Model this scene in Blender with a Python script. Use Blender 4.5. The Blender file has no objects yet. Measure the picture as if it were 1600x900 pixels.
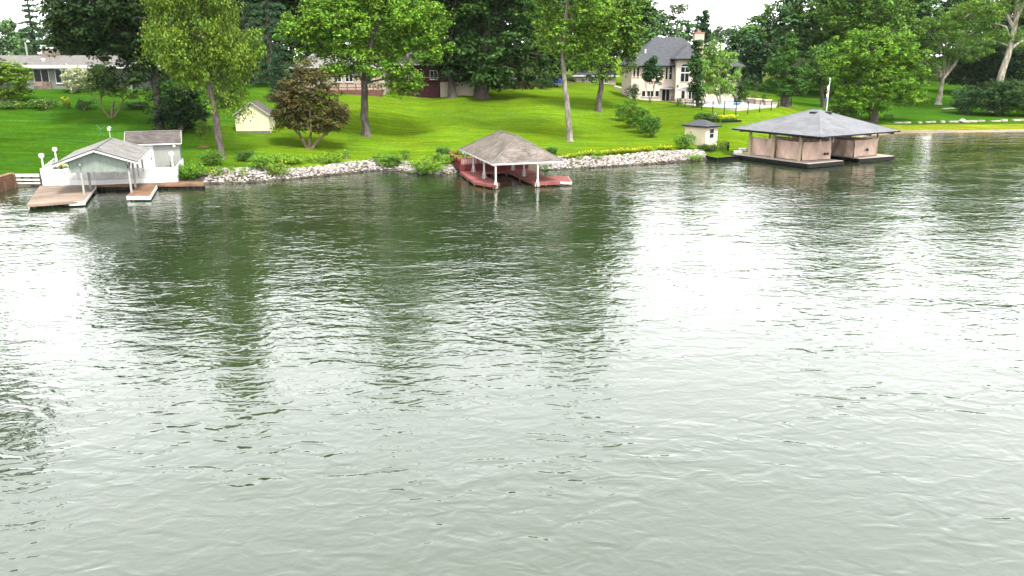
import bpy, math, random
import numpy as np
from mathutils import Vector

# ------------------------------------------------------------------ camera, world, sun, exposure
scene = bpy.context.scene
COL = scene.collection
CAM_H, FPX, PITCH = 13.0, 1250.0, math.atan(360.0 / 1250.0)
cam_d = bpy.data.cameras.new('camera'); cam = bpy.data.objects.new('camera', cam_d); COL.objects.link(cam)
cam_d.sensor_width = 36.0; cam_d.lens = 36.0 * FPX / 1600.0; cam_d.clip_end = 6000.0; cam_d.clip_start = 0.5
cam.location = (0, 0, CAM_H); cam.rotation_euler = (math.pi / 2 - PITCH, 0, 0)
scene.camera = cam

SUN_EL, SUN_AZ = math.radians(58), math.radians(150)      # azimuth clockwise from +Y
world = bpy.data.worlds.new('World'); scene.world = world; world.use_nodes = True
wn = world.node_tree; wn.nodes.clear()
sky = wn.nodes.new('ShaderNodeTexSky'); sky.sky_type = 'NISHITA'; sky.sun_disc = False
sky.sun_elevation = SUN_EL; sky.sun_rotation = SUN_AZ
sky.air_density = 3.0; sky.dust_density = 1.0; sky.ozone_density = 1.0; sky.altitude = 100
hs = wn.nodes.new('ShaderNodeHueSaturation'); hs.inputs['Saturation'].default_value = 0.10
bg = wn.nodes.new('ShaderNodeBackground'); bg.inputs['Strength'].default_value = 0.12
wo = wn.nodes.new('ShaderNodeOutputWorld')
deck = wn.nodes.new('ShaderNodeMix'); deck.data_type = 'RGBA'; deck.inputs[0].default_value = 0.65; deck.inputs[7].default_value = (5.2, 5.35, 5.4, 1)   # even overcast cloud deck
wn.links.new(sky.outputs[0], hs.inputs['Color']); wn.links.new(hs.outputs[0], deck.inputs[6]); wn.links.new(deck.outputs[2], bg.inputs['Color']); wn.links.new(bg.outputs[0], wo.inputs[0])

sun_d = bpy.data.lights.new('sun', 'SUN'); sun = bpy.data.objects.new('sun', sun_d); COL.objects.link(sun)
sun_d.energy = 1.5; sun_d.angle = math.radians(11); sun_d.color = (1.0, 0.95, 0.87)
sdir = Vector((math.sin(SUN_AZ) * math.cos(SUN_EL), math.cos(SUN_AZ) * math.cos(SUN_EL), math.sin(SUN_EL)))
sun.rotation_euler = (-sdir).to_track_quat('-Z', 'Y').to_euler(); sun.location = (60, -60, 120)

vs = scene.view_settings
vs.view_transform = 'Standard'; vs.look = 'None'; vs.gamma = 1.0; vs.exposure = 2.78
scene.cycles.use_denoising = True
scene.cycles.max_bounces = 8; scene.cycles.transparent_max_bounces = 6
scene.cycles.volume_bounces = 0

# ------------------------------------------------------------------ pixel rays and terrain
cp, sp = math.cos(PITCH), math.sin(PITCH)
def ray(px, py):
    u = (px - 800) / FPX; v = (py - 450) / FPX
    return np.array([u, cp - v * sp, -sp - v * cp])
def G(px, py, z=0.0):
    d = ray(px, py); t = (z - CAM_H) / d[2]
    return np.array([d[0] * t, d[1] * t, z])
def P(px, py, Y):
    d = ray(px, py); t = Y / d[1]
    return np.array([d[0] * t, Y, CAM_H + d[2] * t])

SHORE_PX = [(-200, 297), (0, 293), (70, 290), (150, 289), (320, 288), (380, 287), (450, 281), (520, 274), (580, 268), (612, 266), (640, 271), (680, 275), (705, 273),
            (760, 268), (830, 268), (920, 263), (1000, 258), (1085, 252), (1110, 248), (1160, 246), (1230, 236), (1290, 226), (1345, 214), (1400, 208.5), (1500, 207), (1600, 206)]
_sh = [(-1500.0, 70.0), (-150.0, 78.0)] + [tuple(G(*p)[:2]) for p in SHORE_PX] + [(200.0, 146.0), (1500.0, 150.0)]
SHX = np.array([p[0] for p in _sh]); SHY = np.array([p[1] for p in _sh])
def shore_y(x):
    return np.interp(x, SHX, SHY)
_cols = {
    -70: [(0, 0), (.9, .75), (8, 1.1), (22, 2.9), (34, 5.2), (40, 6.4), (52, 8), (120, 9.5)],
    -42: [(0, 0), (.9, .75), (8, 1.1), (22, 2.9), (34, 5.2), (40, 6.4), (52, 8), (120, 9.5)],
    -30: [(0, 0), (4, 1.0), (12, 1.3), (27, 3.0), (42, 5), (62, 7), (112, 9)],
    -5: [(0, 0), (5, 1.1), (29, 2.6), (44, 4.5), (64, 7), (80, 7.2), (150, 9)],
    15: [(0, 0), (5, 1.1), (21, 1.5), (29, 2.3), (39, 4.2), (49, 5.6), (64, 6.2), (150, 9)],
    30: [(0, 0), (.8, .6), (7, 1.4), (17, 2.5), (25, 4.3), (27.5, 4.78), (67, 5.0), (145, 9)],
    45: [(0, 0), (6, 1.2), (12, 3.0), (16.5, 4.5), (18.5, 4.78), (57, 5.0), (72, 6), (145, 9)],
    65: [(0, 0), (6, .8), (15, 1.5), (30, 2.2), (50, 4), (110, 8)],
    85: [(0, 0), (5, .5), (13, 1.4), (28, 2.2), (48, 3.5), (105, 8)],
    150: [(0, 0), (5, .5), (13, 1.4), (28, 2.2), (48, 3.5), (105, 8)],
}
_cx = sorted(_cols); _S = np.concatenate([np.arange(-20, 160, .5), [200, 400, 3000]])
def _smooth(a, n):
    k = np.ones(n) / n; b = np.pad(a, n // 2, mode='edge'); return np.convolve(b, k, 'valid')[:len(a)]
_tab = []
for c in _cx:
    ss = [p[0] for p in _cols[c]] + [400, 3000]; zz = [p[1] for p in _cols[c]] + [13, 16]
    a = np.interp(_S, ss, zz)
    n = 360
    a2 = a.copy(); a2[:n] = _smooth(a[:n], 9)
    m = _S < 3
    a2[m] = a[m]
    a2 = np.where(_S < 0, np.maximum(-2.0, _S * .55), a2)
    _tab.append(a2)
_tab = np.array(_tab)
def terrain(x, y):
    x = np.atleast_1d(np.asarray(x, float)); y = np.atleast_1d(np.asarray(y, float))
    s = y - shore_y(x)
    xi = np.clip(np.interp(x, _cx, np.arange(len(_cx))), 0, len(_cx) - 1.0001)
    i = xi.astype(int); f = xi - i; f = f * f * (3 - 2 * f)
    si = np.interp(s, _S, np.arange(len(_S))); j = np.clip(si.astype(int), 0, len(_S) - 2); g = si - j
    za = _tab[i, j] * (1 - g) + _tab[i, j + 1] * g
    zb = _tab[i + 1, j] * (1 - g) + _tab[i + 1, j + 1] * g
    z = za * (1 - f) + zb * f
    z = z + np.where(s > 6, .06 * np.sin(x * .31 + y * .17) * np.sin(y * .23 - x * .11), 0)
    pool = (x > 31) & (x < 62) & (y > 134) & (y < 176)
    z = np.where(pool, np.minimum(z, 4.80), z)
    return z
def gz(x, y): return float(terrain(x, y)[0])
def ground(px, py):
    d = ray(px, py); t = np.arange(60, 400, .25)
    pts = d[None] * t[:, None]; pts[:, 2] += CAM_H
    h = terrain(pts[:, 0], pts[:, 1]); k = np.argmax(pts[:, 2] <= h)
    p = pts[k] if (pts[:, 2] <= h).any() else pts[400]
    return np.array([p[0], p[1], gz(p[0], p[1])])

# ------------------------------------------------------------------ materials
MATS = {}
def mat(name, color, rough=.7, var=.15, scale=3.0, bump=0.0, bscale=20.0, attr=False, metal=0.0, spec=.12, stretch=(1, 1, 1), color2=None, c2scale=1.0):
    if name in MATS: return MATS[name]
    m = bpy.data.materials.new(name); m.use_nodes = True; nt = m.node_tree; nt.nodes.clear(); N = nt.nodes.new; L = nt.links.new
    out = N('ShaderNodeOutputMaterial'); b = N('ShaderNodeBsdfPrincipled'); L(b.outputs[0], out.inputs[0])
    b.inputs['Roughness'].default_value = rough; b.inputs['Metallic'].default_value = metal; b.inputs['Specular IOR Level'].default_value = spec
    tc = N('ShaderNodeTexCoord'); mp = N('ShaderNodeMapping'); mp.inputs['Scale'].default_value = stretch; L(tc.outputs['Object'], mp.inputs[0])
    no = N('ShaderNodeTexNoise'); no.inputs['Scale'].default_value = scale; no.inputs['Detail'].default_value = 5; L(mp.outputs[0], no.inputs['Vector'])
    mr = N('ShaderNodeMapRange'); mr.inputs['From Min'].default_value = .3; mr.inputs['From Max'].default_value = .7
    mr.inputs['To Min'].default_value = 1 - var; mr.inputs['To Max'].default_value = 1 + var; L(no.outputs['Fac'], mr.inputs[0])
    src = None
    if color2:
        n2 = N('ShaderNodeTexNoise'); n2.inputs['Scale'].default_value = c2scale; n2.inputs['Detail'].default_value = 4; L(mp.outputs[0], n2.inputs['Vector'])
        r2 = N('ShaderNodeMapRange'); r2.inputs['From Min'].default_value = .4; r2.inputs['From Max'].default_value = .62; L(n2.outputs['Fac'], r2.inputs[0])
        mx = N('ShaderNodeMix'); mx.data_type = 'RGBA'; mx.inputs[6].default_value = (*color, 1); mx.inputs[7].default_value = (*color2, 1)
        L(r2.outputs[0], mx.inputs[0]); src = mx.outputs[2]
    if attr:
        at = N('ShaderNodeAttribute'); at.attribute_name = 'Col'
        if src is None:
            src = at.outputs['Color']
            mu0 = N('ShaderNodeMix'); mu0.data_type = 'RGBA'; mu0.blend_type = 'MULTIPLY'; mu0.inputs[0].default_value = 1
            mu0.inputs[7].default_value = (*color, 1); L(src, mu0.inputs[6]); src = mu0.outputs[2]
        else:
            mu0 = N('ShaderNodeMix'); mu0.data_type = 'RGBA'; mu0.blend_type = 'MULTIPLY'; mu0.inputs[0].default_value = 1
            L(src, mu0.inputs[7]); L(at.outputs['Color'], mu0.inputs[6]); src = mu0.outputs[2]
    vm = N('ShaderNodeVectorMath'); vm.operation = 'SCALE'
    if src is None: vm.inputs[0].default_value = color
    else: L(src, vm.inputs[0])
    L(mr.outputs[0], vm.inputs['Scale']); L(vm.outputs[0], b.inputs['Base Color'])
    if bump:
        bn = N('ShaderNodeTexNoise'); bn.inputs['Scale'].default_value = bscale; bn.inputs['Detail'].default_value = 4; L(mp.outputs[0], bn.inputs['Vector'])
        bu = N('ShaderNodeBump'); bu.inputs['Distance'].default_value = bump; L(bn.outputs['Fac'], bu.inputs['Height']); L(bu.outputs[0], b.inputs['Normal'])
    MATS[name] = m
    return m

def leaf_mat(name, trans=.12):
    if name in MATS: return MATS[name]
    m = bpy.data.materials.new(name); m.use_nodes = True; nt = m.node_tree; nt.nodes.clear(); N = nt.nodes.new; L = nt.links.new
    out = N('ShaderNodeOutputMaterial'); b = N('ShaderNodeBsdfPrincipled'); b.inputs['Roughness'].default_value = .6; b.inputs['Specular IOR Level'].default_value = .06
    at = N('ShaderNodeAttribute'); at.attribute_name = 'Col'; L(at.outputs['Color'], b.inputs['Base Color'])
    tr = N('ShaderNodeBsdfTranslucent'); sc = N('ShaderNodeVectorMath'); sc.operation = 'MULTIPLY'; sc.inputs[1].default_value = (1.25, 1.25, .6)
    L(at.outputs['Color'], sc.inputs[0]); L(sc.outputs[0], tr.inputs['Color'])
    mx = N('ShaderNodeMixShader'); mx.inputs[0].default_value = trans; L(b.outputs[0], mx.inputs[1]); L(tr.outputs[0], mx.inputs[2]); L(mx.outputs[0], out.inputs[0])
    MATS[name] = m
    return m

# ------------------------------------------------------------------ mesh builder
class MB:
    def __init__(s): s.v = []; s.f = []; s.c = []; s.smooth = False
    def quad(s, a, b, c, d, col=(1, 1, 1)):
        n = len(s.v); s.v += [tuple(a), tuple(b), tuple(c), tuple(d)]; s.f.append((n, n + 1, n + 2, n + 3)); s.c.append(col)
    def tri(s, a, b, c, col=(1, 1, 1)):
        n = len(s.v); s.v += [tuple(a), tuple(b), tuple(c)]; s.f.append((n, n + 1, n + 2)); s.c.append(col)
    def hexa(s, p, col=(1, 1, 1)):
        n = len(s.v); s.v += [tuple(q) for q in p]
        for f in ((3, 2, 1, 0), (4, 5, 6, 7), (0, 1, 5, 4), (1, 2, 6, 5), (2, 3, 7, 6), (3, 0, 4, 7)):
            s.f.append(tuple(n + i for i in f)); s.c.append(col)
    def box(s, fr, a0, b0, z0, a1, b1, z1, col=(1, 1, 1)):
        s.hexa([fr(a0, b0, z0), fr(a1, b0, z0), fr(a1, b1, z0), fr(a0, b1, z0), fr(a0, b0, z1), fr(a1, b0, z1), fr(a1, b1, z1), fr(a0, b1, z1)], col)
    def bar(s, p, q, w, h, col=(1, 1, 1)):
        p = np.array(p, float); q = np.array(q, float); d = q - p; d /= np.linalg.norm(d)
        up = np.array([0, 0, 1.]) if abs(d[2]) < .9 else np.array([0, 1., 0])
        s1 = np.cross(d, up); s1 /= np.linalg.norm(s1); u1 = np.cross(s1, d); s1 *= w / 2; u1 *= h / 2
        s.hexa([p - s1 - u1, p + s1 - u1, q + s1 - u1, q - s1 - u1, p - s1 + u1, p + s1 + u1, q + s1 + u1, q - s1 + u1], col)
    def tube(s, pts, rads, n=8, col=(1, 1, 1), cap=True, wob=0.0, rng=None):
        pts = [np.array(p, float) for p in pts]; base = len(s.v)
        ref = np.array([.31, .95, .03])
        for i, p in enumerate(pts):
            d = pts[min(i + 1, len(pts) - 1)] - pts[max(i - 1, 0)]; d /= (np.linalg.norm(d) + 1e-9)
            a = np.cross(d, ref); a /= (np.linalg.norm(a) + 1e-9); b = np.cross(d, a)
            for k in range(n):
                th = 2 * math.pi * k / n; r = rads[i] * (1 + (wob * (rng.random() - .5) if wob else 0))
                s.v.append(tuple(p + a * math.cos(th) * r + b * math.sin(th) * r))
        for i in range(len(pts) - 1):
            for k in range(n):
                k2 = (k + 1) % n
                s.f.append((base + i * n + k, base + i * n + k2, base + (i + 1) * n + k2, base + (i + 1) * n + k)); s.c.append(col)
        if cap:
            s.f.append(tuple(base + k for k in range(n))); s.c.append(col)
            s.f.append(tuple(base + (len(pts) - 1) * n + k for k in reversed(range(n)))); s.c.append(col)
    def lathe(s, c, prof, n=12, col=(1, 1, 1)):
        s.tube([(c[0], c[1], c[2] + z) for r, z in prof], [max(r, .001) for r, z in prof], n, col)
    def poly(s, pts, col=(1, 1, 1)):
        n = len(s.v); s.v += [tuple(p) for p in pts]; s.f.append(tuple(range(n, n + len(pts)))); s.c.append(col)
    def prism(s, pts2, z0, z1, col=(1, 1, 1)):
        k = len(pts2); n = len(s.v)
        area = sum(pts2[i][0] * pts2[(i + 1) % k][1] - pts2[(i + 1) % k][0] * pts2[i][1] for i in range(k))
        if area < 0: pts2 = pts2[::-1]
        s.v += [(p[0], p[1], z0) for p in pts2] + [(p[0], p[1], z1) for p in pts2]
        s.f.append(tuple(n + i for i in reversed(range(k)))); s.c.append(col)
        s.f.append(tuple(n + k + i for i in range(k))); s.c.append(col)
        for i in range(k):
            j = (i + 1) % k; s.f.append((n + i, n + j, n + k + j, n + k + i)); s.c.append(col)

def root_of(o):
    while o.parent: o = o.parent
    return o
def link_mesh(name, verts, faces, material, parent=None, colors=None, smooth=False):
    me = bpy.data.meshes.new(name); v = np.asarray(verts, float)
    if parent is not None: v = v - np.array(root_of(parent).location)[None]
    me.from_pydata(v.tolist(), [], faces)
    if colors is not None:
        ca = me.color_attributes.new('Col', 'FLOAT_COLOR', 'CORNER')
        arr = np.ones((len(me.loops), 4)); lens = [len(f) for f in faces]; arr[:, :3] = np.repeat(np.asarray(colors, float), lens, axis=0)
        ca.data.foreach_set('color', arr.ravel())
    if smooth: me.polygons.foreach_set('use_smooth', [True] * len(me.polygons))
    me.materials.append(material)
    o = bpy.data.objects.new(name, me); COL.objects.link(o)
    if parent is not None: o.parent = parent
    return o
def part(name, mb, material, parent=None, kind=None, smooth=False, label=None):
    o = link_mesh(name, mb.v, mb.f, material, parent, mb.c, smooth)
    if kind: o['kind'] = kind
    if label: o['label'] = label
    return o
def tag(o, label, cat, group=None):
    o['label'] = label; o['category'] = cat
    if group: o['group'] = group
    return o
def thing(name, label, cat, loc, group=None):
    o = bpy.data.objects.new(name, None); COL.objects.link(o); o.location = [float(c) for c in loc]; o.empty_display_size = .3
    return tag(o, label, cat, group)
def solo(name, mb, material, label, cat, group=None, smooth=False):
    # a thing that is one mesh, its origin at the middle of its base
    v = np.array(mb.v); loc = np.array([v[:, 0].mean(), v[:, 1].mean(), v[:, 2].min()])
    o = link_mesh(name, v - loc, mb.f, material, None, mb.c, smooth); o.location = loc
    return tag(o, label, cat, group)
class Frame:
    def __init__(s, ox, oy, dx, dy):        # (dx,dy): the b direction; a is to its right
        n = math.hypot(dx, dy); s.o = (ox, oy); s.b = (dx / n, dy / n); s.a = (dy / n, -dx / n)
    def __call__(s, a, b, z): return (s.o[0] + s.a[0] * a + s.b[0] * b, s.o[1] + s.a[1] * a + s.b[1] * b, z)
    def inv(s, p):
        x, y = p[0] - s.o[0], p[1] - s.o[1]; return (x * s.a[0] + y * s.a[1], x * s.b[0] + y * s.b[1])
WF = Frame(0, 0, 0, 1)

def _span(poly, v):
    lo, hi = 1e9, -1e9
    n = len(poly)
    for i in range(n):
        (u0, v0), (u1, v1) = poly[i], poly[(i + 1) % n]
        if abs(v1 - v0) < 1e-9:
            if abs(v - v0) < 1e-6: lo = min(lo, u0, u1); hi = max(hi, u0, u1)
            continue
        t = (v - v0) / (v1 - v0)
        if -1e-6 <= t <= 1 + 1e-6:
            u = u0 + (u1 - u0) * t; lo = min(lo, u); hi = max(hi, u)
    return lo, hi
def shingles(mb, poly3, course=.22, tab=.45, lift=.022, rng=None, jit=.16, tint=(1, 1, 1)):
    p = [np.array(q, float) for q in poly3]; u = p[1] - p[0]; u /= np.linalg.norm(u)
    nrm = np.cross(u, p[-1] - p[0]); nrm /= np.linalg.norm(nrm)
    if nrm[2] < 0: nrm = -nrm
    w = np.cross(nrm, u)
    if w[2] < 0: w = -w
    pl = [(float((q - p[0]) @ u), float((q - p[0]) @ w)) for q in p]; vm = max(q[1] for q in pl)
    k = 0; v = 0.0
    while v < vm - .02:
        v2 = min(v + course * 1.08, vm); l0, h0 = _span(pl, v + 1e-4); l1, h1 = _span(pl, v2 - 1e-4)
        if h0 <= l0: break
        x = min(l0, l1) - (k % 2) * tab * .5 - rng.random() * .1
        rowc = 1 + (rng.random() - .5) * .08
        while x < max(h0, h1):
            w_ = tab * (.75 + .5 * rng.random()); x2 = x + w_ - .012
            a0, a1 = np.clip([x, x2], l0, h0); b0, b1 = np.clip([x, x2], l1, h1)
            if a1 - a0 > .01 or b1 - b0 > .01:
                li = lift * (.7 + .6 * rng.random())
                A = p[0] + u * a0 + w * v + nrm * li; B = p[0] + u * a1 + w * v + nrm * li
                C = p[0] + u * b1 + w * v2 + nrm * .006; D = p[0] + u * b0 + w * v2 + nrm * .006
                g = rowc * (1 + (rng.random() - .5) * 2 * jit); c = tuple(g * t for t in tint)
                mb.quad(A, B, C, D, c); mb.quad(A - nrm * li, B - nrm * li, B, A, tuple(.8 * q for q in c))
            x += w_
        v += course; k += 1
def planks(mb, poly2, z, direction, width=.15, gap=.012, th=.045, rng=None, jit=.15):
    d = np.array(direction, float); d /= np.linalg.norm(d); n = np.array([-d[1], d[0]])
    pl = [(float(np.dot(q[:2], d)), float(np.dot(q[:2], n))) for q in poly2]; v = min(q[1] for q in pl); vm = max(q[1] for q in pl)
    while v < vm - .02:
        v2 = min(v + width - gap, vm); l0, h0 = _span(pl, v + 1e-4); l1, h1 = _span(pl, v2 - 1e-4)
        if h0 > l0 and h1 > l1:
            cuts = sorted([0.0, 1.0] + ([.3 + .4 * rng.random()] if h0 - l0 > 5 else []))
            for i in range(len(cuts) - 1):
                g = 1 + (rng.random() - .5) * 2 * jit; zz = z + (rng.random() - .5) * .008
                e = .004
                A = d * (l0 + (h0 - l0) * cuts[i] + e) + n * v; B = d * (l0 + (h0 - l0) * cuts[i + 1] - e) + n * v
                C = d * (l1 + (h1 - l1) * cuts[i + 1] - e) + n * v2; D = d * (l1 + (h1 - l1) * cuts[i] + e) + n * v2
                mb.hexa([(*A, zz - th), (*B, zz - th), (*C, zz - th), (*D, zz - th), (*A, zz), (*B, zz), (*C, zz), (*D, zz)], (g, g, g))
        v += width
def boards(mb, p0, p1, z0, z1, width=.2, th=.03, off=0.0, rng=None, jit=.08, ztop=None, col=(1, 1, 1)):
    # upright boards between two ground points, each its own slab
    p0 = np.array(p0[:2], float); p1 = np.array(p1[:2], float); Lr = np.linalg.norm(p1 - p0); d = (p1 - p0) / Lr; n = np.array([-d[1], d[0]])
    k = max(1, int(round(Lr / width)))
    if not ztop: z0 = min(z0, z1 - .4)
    for i in range(k):
        s0 = Lr * i / k + .006; s1 = Lr * (i + 1) / k - .006; o = off + (rng.random() * .006)
        a = p0 + d * s0 + n * o; b = p0 + d * s1 + n * o; c = b + n * th; e = a + n * th
        t0 = ztop(s0) if ztop else z1; t1 = ztop(s1) if ztop else z1
        if min(t0, t1) <= z0 + .01: continue
        g = 1 + (rng.random() - .5) * 2 * jit
        mb.hexa([(*a, z0), (*b, z0), (*c, z0), (*e, z0), (*a, t0), (*b, t1), (*c, t1), (*e, t0)], tuple(g * q for q in col))

# ------------------------------------------------------------------ leaves
def unit(rng, n):
    v = rng.normal(size=(n, 3)); return v / np.linalg.norm(v, axis=1)[:, None]
def leaf_mesh(name, pos, nrm, size, color, parent, material, rng, aspect=.55, axis=None, kind=None):
    n = len(pos); nrm = nrm / (np.linalg.norm(nrm, axis=1)[:, None] + 1e-9)
    r = unit(rng, n) if axis is None else axis
    t = r - nrm * (r * nrm).sum(1)[:, None]; t /= (np.linalg.norm(t, axis=1)[:, None] + 1e-9)
    b = np.cross(nrm, t); sz = size[:, None]
    v = np.empty((n, 4, 3))
    v[:, 0] = pos - t * sz * .5; v[:, 1] = pos + b * sz * aspect * .5 + nrm * sz * .07; v[:, 2] = pos + t * sz * .5 - nrm * sz * .08; v[:, 3] = pos - b * sz * aspect * .5 + nrm * sz * .07
    v = v.reshape(-1, 3)
    if parent is not None: v = v - np.array(root_of(parent).location)[None]
    me = bpy.data.meshes.new(name)
    me.vertices.add(n * 4); me.vertices.foreach_set('co', v.ravel())
    me.loops.add(n * 4); me.loops.foreach_set('vertex_index', np.arange(n * 4, dtype=np.int32))
    me.polygons.add(n); me.polygons.foreach_set('loop_start', np.arange(0, n * 4, 4, dtype=np.int32))
    try: me.polygons.foreach_set('loop_total', np.full(n, 4, dtype=np.int32))
    except Exception: pass
    ca = me.color_attributes.new('Col', 'FLOAT_COLOR', 'POINT'); arr = np.ones((n, 4, 4)); arr[:, :, :3] = color[:, None, :]
    ca.data.foreach_set('color', arr.ravel()); me.update(); me.validate()
    me.materials.append(material)
    o = bpy.data.objects.new(name, me); COL.objects.link(o)
    if parent is not None: o.parent = parent
    return o
def lobe_clumps(rng, lobes, csize, density=1.0, flat=.65):
    C, R = [], []
    for (c, r) in lobes:
        rr = np.array(r); area = 4 * math.pi * ((rr[0] * rr[1]) ** 1.6 / 3 + (rr[0] * rr[2]) ** 1.6 / 3 + (rr[1] * rr[2]) ** 1.6 / 3) ** (1 / 1.6)
        n = max(5, int(density * area / (csize * csize * 2.0)))
        u = unit(rng, n); rad = .45 + .6 * rng.random(n) ** .6
        pts = np.array(c)[None] + u * rr[None] * rad[:, None]
        s = csize * (.6 + .8 * rng.random(n))
        C.append(pts); R.append(np.stack([s, s, s * flat], 1))
    return np.concatenate(C), np.concatenate(R)
def foliage(name, parent, rng, C, R, per, lsize, color, cvar=.28, material=None, aspect=.55, droop=0.0, upright=0.0, spots=None, tips=None, cap=None, weight=None):
    per = int(per * 1.2)
    if cap: per = int(max(8, min(per, cap / 140)))
    if cap and len(C) * per > cap:
        f = cap / (len(C) * per); k = max(8, int(len(C) * f)); wts = np.ones(len(C)) if weight is None else weight; sel = rng.choice(len(C), k, replace=False, p=wts / wts.sum())
        C, R = C[sel], R[sel] * min(1.3, f ** -.15); lsize = lsize * min(1.15, f ** -.08)
    m = len(C); n = m * per; u = unit(rng, n); cc = np.repeat(C, per, 0); rr = np.repeat(R, per, 0)
    u[:, 2] = np.where(rng.random(n) < .6, np.abs(u[:, 2]), u[:, 2])
    pos = cc + u * rr * (.35 + .65 * rng.random(n) ** .5)[:, None]
    nrm = u * .6 + unit(rng, n) * .5; nrm[:, 2] += .6
    axis = None
    if droop > 0:
        pos[:, 2] -= droop * rng.random(n) ** 1.5 * rr[:, 0]; axis = unit(rng, n) * .5; axis[:, 2] -= 1.0; nrm[:, 2] -= .45
    if upright > 0:
        axis = unit(rng, n) * .5; axis[:, 2] += upright; nrm[:, 2] -= .4
    base = np.array(color); g = np.repeat(1 + (rng.random(m) - .5) * 2 * cvar, per) * (1 + (rng.random(n) - .5) * .4)
    hue = np.repeat((rng.random(m) - .5), per)
    col = base[None] * g[:, None]; col[:, 0] *= 1 + .35 * hue; col[:, 2] *= 1 - .3 * hue
    if tips is not None:      # young leaves on the outside of the clump
        w = (rng.random(n) < .3)[:, None]; col = np.where(w, np.array(tips)[None] * g[:, None], col)
    if spots is not None:
        frac, sc = spots; w = rng.random(n) < frac; col[w] = np.array(sc)[None] * (.8 + .4 * rng.random(w.sum()))[:, None]
    size = lsize * 1.1 * (.65 + .7 * rng.random(n)); aspect = aspect * 1.3
    return leaf_mesh(name, pos, nrm, size, col, parent, material or leaf_mat('leaf'), rng, aspect, axis)

BARK = dict(grey=((.036, .030, .025), (.075, .063, .053)), brown=((.09, .065, .045), (.15, .11, .08)), pale=((.085, .072, .06), (.17, .148, .125)), white=((.26, .245, .20), (.12, .10, .07)), dark=((.035, .03, .025), (.06, .05, .04)))
def bark(k):
    a, b = BARK[k]
    return mat('bark_' + k, a, .9, .3, 6, .03, 9, color2=b, c2scale=2.2, stretch=(1, 1, .35))
_seed = [11]
def newrng():
    _seed[0] += 1; return np.random.default_rng(_seed[0])

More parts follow.
